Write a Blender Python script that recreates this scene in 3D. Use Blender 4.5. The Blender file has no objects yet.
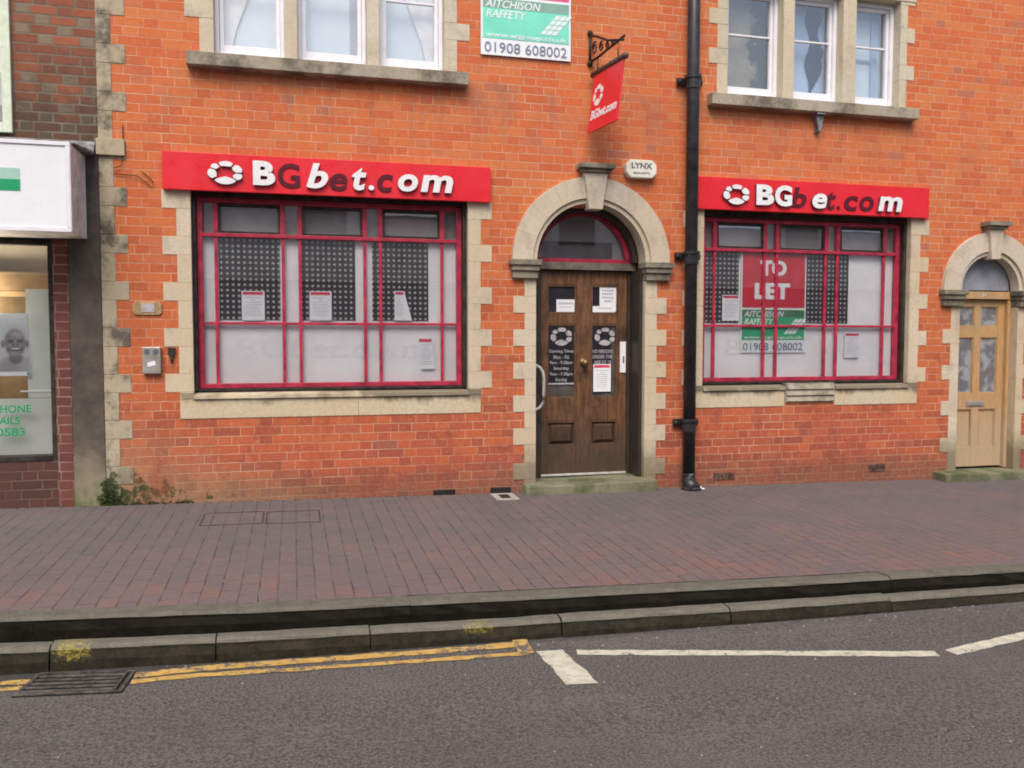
import bpy, bmesh, math, random
from mathutils import Vector, Matrix
R = math.radians
random.seed(7)
scene = bpy.context.scene

# ------------------------------------------------------------ camera, light, exposure
cd = bpy.data.cameras.new("camera")
cam = bpy.data.objects.new("camera", cd)
scene.collection.objects.link(cam)
cd.sensor_width = 36.0
cd.lens = 850.0 / 1024.0 * 36.0
cd.clip_start = 0.05
cd.clip_end = 500
cam.location = (0, -7.7, 1.44)
yaw, pitch, roll = R(-14.3797), R(-3.0247), R(-0.0308)
M = Matrix.Rotation(yaw, 3, 'Z') @ Matrix.Rotation(pitch, 3, 'X') @ Matrix.Rotation(roll, 3, 'Y')
cam.rotation_euler = (M @ Matrix.Rotation(R(90), 3, 'X')).to_euler()
scene.camera = cam

SUN_EL, SUN_AZ = 52, 200       # azimuth clockwise from +y, so the soft sun stands behind the camera
world = bpy.data.worlds.new("World")
scene.world = world
world.use_nodes = True
nt = world.node_tree
bg = nt.nodes['Background']
sky = nt.nodes.new('ShaderNodeTexSky')
sky.sky_type = 'NISHITA'
sky.sun_disc = False
sky.sun_elevation = R(SUN_EL)
sky.sun_rotation = R(SUN_AZ)
sky.air_density = 1.0
sky.dust_density = 4.0
sky.ozone_density = 0.6
nt.links.new(sky.outputs[0], bg.inputs[0])
bg.inputs[1].default_value = 0.13
sl = bpy.data.lights.new("sun", 'SUN')
sl.energy = 1.3
sl.angle = R(35)
sl.color = (1.0, 0.93, 0.84)
so = bpy.data.objects.new("sun", sl)
scene.collection.objects.link(so)
sd = Vector((math.sin(R(SUN_AZ)) * math.cos(R(SUN_EL)), math.cos(R(SUN_AZ)) * math.cos(R(SUN_EL)), math.sin(R(SUN_EL))))
so.rotation_euler = sd.to_track_quat('Z', 'Y').to_euler()
so.location = (0, -8, 12)
scene.view_settings.view_transform = 'Standard'
scene.view_settings.look = 'None'
scene.view_settings.exposure = 0.6
scene.view_settings.gamma = 1.0
scene.render.engine = 'CYCLES'
scene.cycles.pixel_filter_type = 'BLACKMAN_HARRIS'
scene.cycles.filter_width = 1.9
scene.cycles.transparent_max_bounces = 24

C = scene.collection


# ------------------------------------------------------------ node helper
class NM:
    def __init__(s, name, rough=0.8, spec=0.3, metal=0.0):
        s.m = bpy.data.materials.new(name)
        s.m.use_nodes = True
        s.t = s.m.node_tree
        s.b = s.t.nodes['Principled BSDF']
        s.b.inputs['Roughness'].default_value = rough
        s.b.inputs['Specular IOR Level'].default_value = spec
        s.b.inputs['Metallic'].default_value = metal
        s.pos = s.t.nodes.new('ShaderNodeNewGeometry').outputs['Position']

    def setin(s, sock, v):
        if isinstance(v, bpy.types.NodeSocket):
            s.t.links.new(v, sock)
        elif v is not None:
            if hasattr(sock.default_value, '__len__') and not hasattr(v, '__len__'):
                v = [v] * len(sock.default_value)
            if hasattr(v, '__len__') and len(v) == 3 and len(sock.default_value) == 4:
                v = tuple(v) + (1,)
            sock.default_value = v

    def ma(s, op, a, b=None, c=None, clamp=False):
        n = s.t.nodes.new('ShaderNodeMath')
        n.operation = op
        n.use_clamp = clamp
        for i, v in enumerate((a, b, c)):
            if v is not None:
                s.setin(n.inputs[i], v)
        return n.outputs[0]

    def mix(s, f, a, b, mode='MIX'):
        n = s.t.nodes.new('ShaderNodeMix')
        n.data_type = 'RGBA'
        n.blend_type = mode
        s.setin(n.inputs[0], f)
        s.setin(n.inputs[6], a)
        s.setin(n.inputs[7], b)
        return n.outputs[2]

    def mapr(s, v, a, b, c=0.0, d=1.0):
        n = s.t.nodes.new('ShaderNodeMapRange')
        n.clamp = True
        n.interpolation_type = 'SMOOTHSTEP'
        for i, x in enumerate((v, a, b, c, d)):
            s.setin(n.inputs[i], x)
        return n.outputs[0]

    def noise(s, scale, detail=4, rough=0.6, vec=None, out=0, scl=None):
        n = s.t.nodes.new('ShaderNodeTexNoise')
        n.inputs['Scale'].default_value = scale
        n.inputs['Detail'].default_value = detail
        n.inputs['Roughness'].default_value = rough
        v = vec or s.pos
        if scl:
            q = s.t.nodes.new('ShaderNodeVectorMath')
            q.operation = 'MULTIPLY'
            s.t.links.new(v, q.inputs[0])
            q.inputs[1].default_value = scl
            v = q.outputs[0]
        s.t.links.new(v, n.inputs['Vector'])
        return n.outputs[out]

    def xyz(s, v=None):
        n = s.t.nodes.new('ShaderNodeSeparateXYZ')
        s.t.links.new(v or s.pos, n.inputs[0])
        return n.outputs

    def comb(s, x, y, z=0.0):
        n = s.t.nodes.new('ShaderNodeCombineXYZ')
        for i, v in enumerate((x, y, z)):
            s.setin(n.inputs[i], v)
        return n.outputs[0]

    def white(s, vec):
        n = s.t.nodes.new('ShaderNodeTexWhiteNoise')
        n.noise_dimensions = '3D'
        s.t.links.new(vec, n.inputs[0])
        return n.outputs

    def ramp(s, f, stops):
        n = s.t.nodes.new('ShaderNodeValToRGB')
        e = n.color_ramp.elements
        while len(e) < len(stops):
            e.new(0.5)
        for el, (p, c) in zip(e, stops):
            el.position = p
            el.color = tuple(c) + (1,)
        s.t.links.new(f, n.inputs[0])
        return n.outputs[0]

    def bump(s, h, strength=0.4, dist=0.01):
        n = s.t.nodes.new('ShaderNodeBump')
        n.inputs['Strength'].default_value = strength
        n.inputs['Distance'].default_value = dist
        s.t.links.new(h, n.inputs['Height'])
        s.t.links.new(n.outputs[0], s.b.inputs['Normal'])

    def col(s, c):
        s.setin(s.b.inputs['Base Color'], c)
        return s

    def rgh(s, v):
        s.setin(s.b.inputs['Roughness'], v)
        return s


def flat(name, c, rough=0.6, spec=0.3, metal=0.0, var=0.12, vs=14, bump=0.0):
    n = NM(name, rough, spec, metal)
    f = n.noise(vs, 5, 0.65)
    c2 = tuple(max(0, x * (1 - var * 2.2)) for x in c)
    c1 = tuple(min(1, x * (1 + var)) for x in c)
    n.col(n.mix(n.mapr(f, 0.3, 0.7), c2, c1))
    n.rgh(n.mapr(n.noise(vs * 2.3, 3), 0.3, 0.7, max(0.05, rough - 0.1), min(1, rough + 0.1)))
    if bump:
        n.bump(n.noise(vs * 6, 4), bump, 0.004)
    return n.m


def brick_mat(name, stops, mortar, h=0.0775, phase=0.755, S=0.228, H=0.115, joint=0.0055, mode='main'):
    n = NM(name, 0.85, 0.25)
    x, y, z = n.xyz()
    wob = n.noise(9, 2)
    wz = n.ma('MULTIPLY', n.ma('SUBTRACT', wob, 0.5), 0.010)
    wx = n.ma('MULTIPLY', n.ma('SUBTRACT', n.noise(13, 2, scl=(1, 1, 3.1)), 0.5), 0.014)
    zz = n.ma('ADD', z, wz)
    r = n.ma('DIVIDE', n.ma('SUBTRACT', zz, phase), h)
    row = n.ma('FLOOR', r)
    fz = n.ma('SUBTRACT', r, row)
    P = S + H
    odd = n.ma('MODULO', n.ma('ADD', row, 200.0), 2.0)
    rr = n.white(n.comb(row, 3.3, 1.7))[0]
    off = n.ma('ADD', n.ma('MULTIPLY', odd, P / 2), n.ma('MULTIPLY', rr, 0.05))
    # every fourth-or-so course slips, so that the bond is not too regular
    slip = n.ma('MULTIPLY', n.ma('GREATER_THAN', rr, 0.72), 0.09)
    u = n.ma('DIVIDE', n.ma('ADD', n.ma('ADD', n.ma('ADD', x, wx), off), slip), P)
    c = n.ma('FLOOR', u)
    fu = n.ma('MULTIPLY', n.ma('SUBTRACT', u, c), P)
    isH = n.ma('GREATER_THAN', fu, S)
    du = n.ma('SUBTRACT', fu, n.ma('MULTIPLY', isH, S))
    wid = n.ma('SUBTRACT', S, n.ma('MULTIPLY', isH, S - H))
    ex = n.ma('MINIMUM', du, n.ma('SUBTRACT', wid, du))
    ez = n.ma('MULTIPLY', n.ma('MINIMUM', fz, n.ma('SUBTRACT', 1.0, fz)), h)
    jd = n.ma('ADD', n.ma('MINIMUM', ex, ez), n.ma('MULTIPLY', n.ma('SUBTRACT', n.noise(60, 3), 0.5), 0.004))
    bm_ = n.mapr(jd, joint * 0.45, joint)
    cid = n.ma('ADD', n.ma('MULTIPLY', c, 2.0), isH)
    w = n.white(n.comb(cid, row, 0.5))
    rnd = w[0]
    col = n.ramp(rnd, stops)
    col = n.mix(0.5, col, n.ramp(n.noise(2.2, 3, scl=(1, 1, 1.6)), [(0.3, stops[1][1]), (0.7, stops[-2][1])]))
    fine = n.noise(95, 4, 0.7)
    col = n.mix(n.mapr(fine, 0.35, 0.75, 0.0, 0.35), col, tuple(q * 0.55 for q in stops[1][1]))
    if mode == 'main':
        # brighter, sandier orange bricks on the upper storey, redder damp ones near the ground
        hi = n.mapr(n.ma('ADD', z, n.ma('MULTIPLY', n.noise(0.9, 3), 1.4)), 1.8, 4.4)
        lo_ = n.mapr(n.ma('ADD', z, n.ma('MULTIPLY', n.noise(1.3, 4), 1.2)), 1.9, 0.9)
        col = n.mix(n.ma('MULTIPLY', lo_, 0.85), col, n.ramp(w[0], [(0.0, (0.30, 0.075, 0.05)), (0.3, (0.40, 0.095, 0.055)), (0.6, (0.47, 0.105, 0.05)), (0.85, (0.50, 0.125, 0.058)), (1.0, (0.33, 0.09, 0.06))]))
        col = n.mix(n.ma('MULTIPLY', hi, 0.85), col, n.ramp(rnd, [(0.0, (0.56, 0.130, 0.050)), (0.4, (0.61, 0.155, 0.052)), (0.8, (0.62, 0.195, 0.068)), (1.0, (0.52, 0.17, 0.085))]))
        patch = n.mapr(n.noise(1.7, 5, 0.7, scl=(1, 1, 1.5)), 0.56, 0.72)
        col = n.mix(n.ma('MULTIPLY', patch, 0.16), col, (0.36, 0.17, 0.125))
        few = n.ma('MULTIPLY', n.ma('GREATER_THAN', w[0], 0.985), 0.30)
        col = n.mix(few, col, (0.28, 0.12, 0.10))
    elif mode == 'old':
        gr = n.mapr(n.ma('ADD', z, n.ma('MULTIPLY', n.noise(7, 6, 0.75), 1.3)), 4.55, 3.75)
        few = n.ma('MULTIPLY', n.ma('MULTIPLY', isH, n.ma('GREATER_THAN', w[0], 0.30)), 0.85)
        col = n.mix(few, col, (0.22, 0.19, 0.13))
        col = n.mix(n.ma('MULTIPLY', gr, 0.8), col, (0.062, 0.052, 0.038))
    mo = n.mix(n.mapr(n.noise(5, 4), 0.35, 0.65), mortar, tuple(q * 0.72 for q in mortar))
    # in places the pointing is stained nearly the colour of the bricks
    mo = n.mix(n.mapr(n.noise(1.6, 5, 0.7), 0.42, 0.60, 0.0, 0.75), mo, n.mix(0.75, mo, col))
    col = n.mix(bm_, mo, col)
    if mode == 'main':
        # damp dirt at the foot of the wall and green growth in its left corner
        nz = n.noise(6, 6, 0.7)
        d = n.mapr(n.ma('SUBTRACT', z, n.ma('MULTIPLY', nz, 0.5)), 0.12, -0.22)
        col = n.mix(n.ma('MULTIPLY', d, 0.6), col, (0.13, 0.085, 0.06))
        pale = n.mapr(n.ma('ADD', n.ma('MULTIPLY', x, 0.45), n.ma('ADD', z, n.ma('MULTIPLY', nz, 0.9))), 0.85, 0.0)
        col = n.mix(n.ma('MULTIPLY', pale, 0.55), col, (0.33, 0.235, 0.13))
        g = n.mapr(n.ma('ADD', n.ma('ADD', n.ma('MULTIPLY', x, 0.42), 0.56), n.ma('ADD', z, n.ma('MULTIPLY', n.ma('SUBTRACT', n.noise(9, 6, 0.75), 0.5), 1.7))), 0.27, 0.13)
        col = n.mix(n.ma('MULTIPLY', g, 0.95), col, (0.034, 0.055, 0.018))
    if mode == 'main':
        # run-off stains below the projecting sills and along the string of the wall
        under = n.ma('MULTIPLY', n.mapr(z, 2.95, 3.65), n.mapr(z, 3.80, 3.70))
        stn = n.mapr(n.noise(3.5, 5, 0.7, scl=(1, 1, 0.28)), 0.46, 0.62)
        col = n.mix(n.ma('MULTIPLY', n.ma('MULTIPLY', under, stn), 0.32), col, (0.22, 0.12, 0.10))
        blot = n.mapr(n.noise(2.4, 6, 0.75, scl=(1, 1, 1.3)), 0.50, 0.64)
        lowz = n.mapr(z, 2.2, 0.9)
        col = n.mix(n.ma('MULTIPLY', n.ma('MULTIPLY', blot, lowz), 0.55), col, (0.27, 0.065, 0.045))
    # weathering within each brick: warm, pinkish and sooty mottling
    mv = n.noise(26, 5, 0.75)
    if mode == 'main':
        col = n.mix(n.mapr(mv, 0.48, 0.70, 0, 0.48), col, n.mix(0.5, col, (0.62, 0.36, 0.24)))
    col = n.mix(n.mapr(n.noise(19, 5, 0.75, scl=(1, 1, 2.0)), 0.52, 0.70, 0, 0.5), col, n.mix(1.0, col, (0.62, 0.56, 0.60), 'MULTIPLY'))
    n.col(col)
    n.bump(n.ma('ADD', n.ma('MULTIPLY', bm_, 1.0), n.ma('MULTIPLY', fine, 0.8)), 0.5, 0.004)
    return n.m


def mossy(n, c):
    x, y, z = n.xyz()
    d = n.ma('ABSOLUTE', n.ma('ADD', x, 1.50))
    g = n.mapr(n.ma('ADD', n.ma('ADD', z, n.ma('MULTIPLY', d, 2.8)), n.ma('MULTIPLY', n.ma('SUBTRACT', n.noise(11, 6, 0.75), 0.5), 1.0)), 0.42, 0.30)
    return n.mix(n.ma('MULTIPLY', g, 0.92), c, (0.030, 0.045, 0.016))


def stone_mat(name, c, grime=(0.12, 0.11, 0.085), g=0.3, lich=(0.30, 0.30, 0.14), lo=0.5, hi=0.72, low=False):
    n = NM(name, 0.9, 0.2)
    a = n.noise(3.2, 6, 0.7)
    f = n.noise(38, 5, 0.7)
    col = n.mix(n.mapr(f, 0.25, 0.75), tuple(q * 0.88 for q in c), tuple(q * 1.08 for q in c))
    px_, py_, pz_ = n.xyz()
    cell = n.white(n.comb(n.ma('FLOOR', n.ma('DIVIDE', px_, 0.61)), n.ma('FLOOR', n.ma('DIVIDE', n.ma('SUBTRACT', pz_, 0.60), 0.3875)), 2.0))[0]
    col = n.mix(n.ma('MULTIPLY', cell, 0.45), col, (c[0] * 0.78, c[1] * 0.74, c[2] * 0.66))
    col = n.mix(n.mapr(n.noise(4.5, 5, 0.7, scl=(1.6, 1, 0.35)), 0.52, 0.68, 0, 0.35), col, (c[0] * 0.55, c[1] * 0.53, c[2] * 0.48))
    col = n.mix(n.mapr(n.noise(1.1, 2), 0.3, 0.7, 0, 0.35), col, (c[0] * 0.95, c[1] * 0.8, c[2] * 0.6))
    col = n.mix(n.ma('MULTIPLY', n.mapr(a, lo, hi), g * 1.3), col, grime)
    col = n.mix(n.ma('MULTIPLY', n.mapr(n.noise(14, 5, 0.7), 0.58, 0.72), 0.25), col, lich)
    col = n.mix(n.ma('MULTIPLY', n.mapr(n.noise(70, 3), 0.60, 0.72), 0.5 * g + 0.15), col, tuple(q * 0.6 for q in grime))
    if low:
        z = n.xyz()[2]
        d = n.mapr(n.ma('SUBTRACT', z, n.ma('MULTIPLY', n.noise(9, 5), 0.3)), 0.35, 0.0)
        col = n.mix(n.ma('MULTIPLY', d, 0.75), col, (0.14, 0.115, 0.07))
        col = mossy(n, col)
    n.col(col)
    n.bump(n.ma('ADD', f, n.ma('MULTIPLY', n.noise(120, 3), 0.5)), 0.35, 0.004)
    return n.m


MT = {}
MT['brick'] = brick_mat('orange_brick', [(0.0, (0.34, 0.075, 0.04)), (0.25, (0.50, 0.115, 0.045)), (0.55, (0.56, 0.14, 0.05)), (0.85, (0.60, 0.175, 0.06)), (1.0, (0.48, 0.14, 0.08))], (0.66, 0.40, 0.26), joint=0.0048)
MT['oldbrick'] = brick_mat('old_brick', [(0.0, (0.11, 0.07, 0.055)), (0.3, (0.19, 0.075, 0.05)), (0.6, (0.27, 0.09, 0.055)), (0.9, (0.42, 0.13, 0.06)), (1.0, (0.17, 0.13, 0.10))], (0.20, 0.175, 0.13), phase=0.72, joint=0.010, S=0.205, H=0.105, mode='old')
MT['pierbrick'] = brick_mat('pier_brick', [(0.0, (0.11, 0.045, 0.038)), (0.3, (0.15, 0.056, 0.046)), (0.6, (0.18, 0.066, 0.052)), (0.9, (0.21, 0.074, 0.058)), (1.0, (0.14, 0.06, 0.05))], (0.33, 0.24, 0.2), phase=0.73, joint=0.007, S=0.12, H=0.115, mode='low')
MT['riser'] = brick_mat('riser_brick', [(0.0, (0.070, 0.040, 0.034)), (0.3, (0.095, 0.046, 0.038)), (0.6, (0.115, 0.052, 0.040)), (0.9, (0.13, 0.058, 0.044)), (1.0, (0.09, 0.05, 0.04))], (0.19, 0.14, 0.11), phase=0.74, joint=0.006, mode='low')
MT['stone'] = stone_mat('cream_stone', (0.62, 0.54, 0.42), g=0.25, low=True)
MT['archstone'] = stone_mat('arch_stone', (0.60, 0.54, 0.45), g=0.25)
MT['sillstone'] = stone_mat('weathered_sill_stone', (0.42, 0.38, 0.31), g=0.7, lo=0.42, hi=0.66)
MT['capstone'] = stone_mat('grey_capping_stone', (0.30, 0.275, 0.22), g=0.8, lo=0.4, hi=0.62)
MT['quoin'] = stone_mat('quoin_stone', (0.46, 0.41, 0.31), g=0.85, lo=0.44, hi=0.66, low=True)
MT['step'] = stone_mat('green_step_stone', (0.24, 0.235, 0.165), grime=(0.09, 0.105, 0.055), g=0.7, lo=0.4, hi=0.62)
n = NM('stained_sill_stone', 0.9, 0.2)
x, y, z = n.xyz()
f = n.noise(38, 5, 0.7)
c = n.mix(n.mapr(f, 0.3, 0.7), (0.50, 0.43, 0.31), (0.64, 0.56, 0.42))
c = n.mix(n.mapr(n.noise(1.3, 3), 0.35, 0.65, 0, 0.5), c, (0.56, 0.43, 0.25))
st = n.mapr(n.ma('ADD', z, n.ma('MULTIPLY', n.ma('SUBTRACT', n.noise(4, 5, 0.7, scl=(1, 1, 0.4)), 0.5), 0.30)), 0.86, 0.935)
half = n.ma('MAXIMUM', n.mapr(x, 0.50, 0.60, 0.0, 0.9), n.mapr(n.noise(2.5, 3), 0.45, 0.65, 0.1, 0.8))
c = n.mix(n.ma('MULTIPLY', st, half), c, (0.17, 0.145, 0.105))
c = n.mix(n.mapr(n.noise(60, 4, 0.75), 0.58, 0.70, 0, 0.35), c, (0.20, 0.18, 0.14))
n.col(c)
n.bump(f, 0.35, 0.004)
MT['stainsill'] = n.m
MT['lintelstone'] = stone_mat('window_stone', (0.60, 0.545, 0.43), g=0.25)

n = NM('dark_render', 0.95, 0.15)
z = n.xyz()[2]
c = n.mix(n.mapr(n.noise(5, 6, 0.7), 0.3, 0.7), (0.075, 0.062, 0.055), (0.13, 0.11, 0.09))
c = n.mix(n.mapr(n.ma('ADD', z, n.ma('MULTIPLY', n.noise(4, 5), 0.9)), 1.15, 0.55), c, (0.27, 0.23, 0.165))
c = n.mix(n.mapr(n.ma('ADD', z, n.ma('MULTIPLY', n.noise(7, 6, 0.7), 0.9)), 0.72, 0.42), c, (0.12, 0.15, 0.06))
c = mossy(n, c)
n.col(c)
n.bump(n.noise(40, 5, 0.7), 0.5, 0.005)
MT['render'] = n.m

MT['red'] = flat('fascia_red', (0.72, 0.022, 0.035), 0.35, 0.4, var=0.03, vs=3)
MT['redframe'] = flat('red_window_paint', (0.42, 0.028, 0.065), 0.45, 0.4, var=0.2, vs=9)
MT['letter'] = flat('white_letter_face', (0.80, 0.80, 0.82), 0.25, 0.5, var=0.04)
MT['letterside'] = flat('letter_return', (0.10, 0.06, 0.10), 0.4, 0.4, var=0.1)
MT['ghost'] = flat('bare_letter_mount', (0.11, 0.013, 0.025), 0.6, 0.2, var=0.15, vs=30)
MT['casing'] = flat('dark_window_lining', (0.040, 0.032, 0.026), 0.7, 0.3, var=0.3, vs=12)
MT['film'] = flat('frosted_film', (0.86, 0.865, 0.90), 0.5, 0.3, var=0.035, vs=2.2)
MT['grey_blind'] = flat('grey_blind', (0.36, 0.34, 0.345), 0.8, 0.2, var=0.08, vs=3)
MT['filmprint'] = flat('faint_film_print', (0.81, 0.815, 0.85), 0.5, 0.3, var=0.03)
MT['black'] = flat('near_black', (0.016, 0.017, 0.02), 0.5, 0.3, var=0.2)
MT['paper'] = flat('white_paper', (0.80, 0.82, 0.86), 0.7, 0.2, var=0.02)
MT['print'] = flat('grey_print', (0.42, 0.44, 0.50), 0.7, 0.2, var=0.05)
MT['printdark'] = flat('dark_print', (0.13, 0.13, 0.17), 0.7, 0.2, var=0.05)
MT['printred'] = flat('red_print', (0.68, 0.06, 0.12), 0.7, 0.2, var=0.08)
MT['pipe'] = flat('black_gloss_paint', (0.028, 0.028, 0.032), 0.34, 0.5, var=0.25, vs=7)
MT['iron'] = flat('wrought_iron', (0.030, 0.020, 0.018), 0.6, 0.4, var=0.3, vs=40)
MT['barbrown'] = flat('weathered_brown_bar', (0.10, 0.06, 0.045), 0.55, 0.4, var=0.3, vs=20)
MT['drainiron'] = flat('drain_iron', (0.095, 0.085, 0.076), 0.6, 0.5, var=0.35, vs=22, bump=0.4)
MT['upvc'] = flat('white_window_paint', (0.78, 0.78, 0.83), 0.4, 0.4, var=0.03, vs=6)
MT['signwhite'] = flat('sign_white', (0.80, 0.82, 0.86), 0.3, 0.4, var=0.02, vs=2)
MT['signtrim'] = flat('sign_trim', (0.70, 0.70, 0.66), 0.45, 0.4, var=0.14, vs=9)
MT['green'] = flat('sign_green', (0.015, 0.33, 0.14), 0.35, 0.4, var=0.03)
MT['palegreen'] = flat('sign_pale_green', (0.36, 0.58, 0.50), 0.35, 0.4, var=0.03)
MT['mint'] = flat('board_mint', (0.20, 0.74, 0.56), 0.4, 0.4, var=0.05, vs=3)
MT['mintgrey'] = flat('board_grey_green', (0.22, 0.40, 0.33), 0.4, 0.4, var=0.06, vs=4)
MT['pink'] = flat('board_pink_red', (0.80, 0.10, 0.22), 0.4, 0.4, var=0.06, vs=4)
MT['bgreen'] = flat('board_green', (0.05, 0.42, 0.21), 0.4, 0.4, var=0.05, vs=3)
MT['bolive'] = flat('board_dark_green', (0.07, 0.20, 0.10), 0.4, 0.4, var=0.1, vs=4)
MT['bred'] = flat('board_red', (0.60, 0.030, 0.05), 0.4, 0.4, var=0.06, vs=3)
MT['bwhite'] = flat('board_white', (0.80, 0.84, 0.86), 0.4, 0.4, var=0.02)
MT['digits'] = flat('board_digits', (0.20, 0.23, 0.34), 0.5, 0.3, var=0.05)
MT['alarm'] = flat('alarm_cream', (0.78, 0.77, 0.66), 0.4, 0.4, var=0.05, vs=9)
MT['steel'] = flat('brushed_steel', (0.42, 0.40, 0.36), 0.4, 0.5, 0.4, var=0.1, vs=9)
MT['brass'] = flat('dull_brass', (0.24, 0.17, 0.07), 0.4, 0.5, 0.6, var=0.25, vs=30)
MT['tan'] = flat('tan_plate', (0.45, 0.32, 0.15), 0.6, 0.3, var=0.25, vs=18)
MT['mauve'] = flat('mauve_plate', (0.45, 0.42, 0.44), 0.5, 0.3, var=0.15, vs=25)
MT['blueblind'] = flat('pale_blue_blind', (0.72, 0.85, 0.95), 0.8, 0.2, var=0.03, vs=1.5)  # pale sky reflection of the upper panes, painted on a backing
MT['net'] = flat('net_curtain', (0.85, 0.88, 0.90), 0.9, 0.1, var=0.05, vs=6)
MT['darkcurtain'] = flat('dark_curtain', (0.035, 0.045, 0.07), 0.9, 0.1, var=0.2, vs=6)
MT['bluewall'] = flat('pale_blue_wall', (0.48, 0.63, 0.86), 0.9, 0.1, var=0.1, vs=2)  # deeper blue of the reflected sky, put into a backing colour
MT['creamceil'] = flat('cream_ceiling', (0.62, 0.54, 0.38), 0.8, 0.2, var=0.06, vs=2)
MT['brownbeam'] = flat('brown_beam', (0.20, 0.13, 0.06), 0.7, 0.2, var=0.15, vs=5)
MT['shopfilm'] = flat('pale_shop_film', (0.60, 0.65, 0.61), 0.5, 0.3, var=0.06, vs=2)
MT['skin_grey'] = flat('photo_mid_grey', (0.27, 0.28, 0.29), 0.6, 0.2, var=0.15, vs=30)
MT['photo_light'] = flat('photo_light_grey', (0.42, 0.43, 0.44), 0.6, 0.2, var=0.1, vs=30)
MT['photo_pale'] = flat('photo_pale', (0.58, 0.64, 0.66), 0.6, 0.2, var=0.04, vs=5)
MT['photo_dark'] = flat('photo_dark_grey', (0.05, 0.05, 0.055), 0.6, 0.2, var=0.1, vs=30)
MT['lead'] = flat('lead_flashing', (0.22, 0.22, 0.23), 0.6, 0.4, 0.2, var=0.3, vs=14)
MT['transom'] = flat('grey_brown_paint', (0.17, 0.145, 0.12), 0.6, 0.3, var=0.2, vs=9)
MT['weather'] = flat('pale_weather_bar', (0.55, 0.54, 0.50), 0.5, 0.4, var=0.1)
MT['blueplate'] = flat('dark_blue_enamel', (0.03, 0.045, 0.16), 0.4, 0.4, var=0.1)
MT['interior'] = flat('dim_room', (0.07, 0.07, 0.075), 0.9, 0.1, var=0.3, vs=3)


def wood_mat(name, a, b, dark, rough=0.5, scl=(9, 9, 1.2), low=False, pale=False):
    n = NM(name, rough, 0.4)
    g = n.noise(5, 6, 0.7, scl=scl)
    col = n.mix(n.mapr(g, 0.3, 0.7), a, b)
    col = n.mix(n.ma('MULTIPLY', n.mapr(n.noise(3, 5, 0.7), 0.45, 0.68), 0.75), col, dark)
    if pale:
        zz = n.xyz()[2]
        k = n.mapr(n.ma('ADD', zz, n.ma('MULTIPLY', n.noise(4, 5), 0.7)), 1.3, 0.6)
        col = n.mix(n.ma('MULTIPLY', k, 0.6), col, (0.44, 0.37, 0.27))
    if low:
        zz = n.xyz()[2]
        k = n.mapr(n.ma('ADD', zz, n.ma('MULTIPLY', n.noise(5, 4), 0.7)), 1.25, 0.55)
        col = n.mix(n.ma('MULTIPLY', k, 0.75), col, (0.055, 0.043, 0.032))
        col = n.mix(n.mapr(n.noise(30, 5, 0.8), 0.60, 0.72, 0, 0.4), col, (0.20, 0.16, 0.12))
    n.col(col)
    n.bump(g, 0.3, 0.003)
    return n.m


MT['doorwood'] = wood_mat('dark_varnished_oak', (0.080, 0.036, 0.016), (0.22, 0.105, 0.050), (0.030, 0.020, 0.014), low=True)
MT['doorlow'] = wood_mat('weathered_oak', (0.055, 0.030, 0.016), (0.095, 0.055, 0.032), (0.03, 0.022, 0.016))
MT['doorpost'] = wood_mat('sooty_timber', (0.030, 0.024, 0.019), (0.055, 0.042, 0.032), (0.022, 0.018, 0.015))
MT['lightwood'] = wood_mat('pale_varnished_pine', (0.42, 0.235, 0.095), (0.54, 0.34, 0.16), (0.38, 0.28, 0.17), pale=True)

# glass: reflects by its angle, lets the rest through
def glass_mat(name, tint=(0.94, 0.96, 0.96), boost=1.9, rough=0.01):
    m = bpy.data.materials.new(name)
    m.use_nodes = True
    t = m.node_tree
    t.nodes.remove(t.nodes['Principled BSDF'])
    out = t.nodes['Material Output']
    tr = t.nodes.new('ShaderNodeBsdfTransparent')
    tr.inputs[0].default_value = tint + (1,)
    gl = t.nodes.new('ShaderNodeBsdfGlossy')
    gl.inputs['Roughness'].default_value = rough
    def mth(op, *a):
        q = t.nodes.new('ShaderNodeMath')
        q.operation = op
        q.use_clamp = True
        for i, v in enumerate(a):
            if isinstance(v, bpy.types.NodeSocket):
                t.links.new(v, q.inputs[i])
            else:
                q.inputs[i].default_value = v
        return q.outputs[0]
    g0 = t.nodes.new('ShaderNodeNewGeometry')
    dt = t.nodes.new('ShaderNodeVectorMath')
    dt.operation = 'DOT_PRODUCT'
    t.links.new(g0.outputs['Normal'], dt.inputs[0])
    t.links.new(g0.outputs['Incoming'], dt.inputs[1])
    ab = t.nodes.new('ShaderNodeMath')
    ab.operation = 'ABSOLUTE'
    t.links.new(dt.outputs['Value'], ab.inputs[0])
    k = mth('POWER', mth('SUBTRACT', 1.0, ab.outputs[0]), 5.0)
    fz = mth('MULTIPLY', mth('ADD', mth('MULTIPLY', k, 0.96), 0.04), boost)
    nz = t.nodes.new('ShaderNodeTexNoise')
    nz.inputs['Scale'].default_value = 1.6
    ge = t.nodes.new('ShaderNodeNewGeometry')
    t.links.new(ge.outputs['Position'], nz.inputs['Vector'])
    bp = t.nodes.new('ShaderNodeBump')
    bp.inputs['Strength'].default_value = 0.04
    bp.inputs['Distance'].default_value = 0.02
    t.links.new(nz.outputs[0], bp.inputs['Height'])
    t.links.new(bp.outputs[0], gl.inputs['Normal'])
    mx = t.nodes.new('ShaderNodeMixShader')
    t.links.new(fz, mx.inputs[0])
    t.links.new(tr.outputs[0], mx.inputs[1])
    t.links.new(gl.outputs[0], mx.inputs[2])
    t.links.new(mx.outputs[0], out.inputs[0])
    return m


MT['glass'] = glass_mat('window_glass', tint=(0.98, 0.985, 0.985), boost=6.5)

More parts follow.
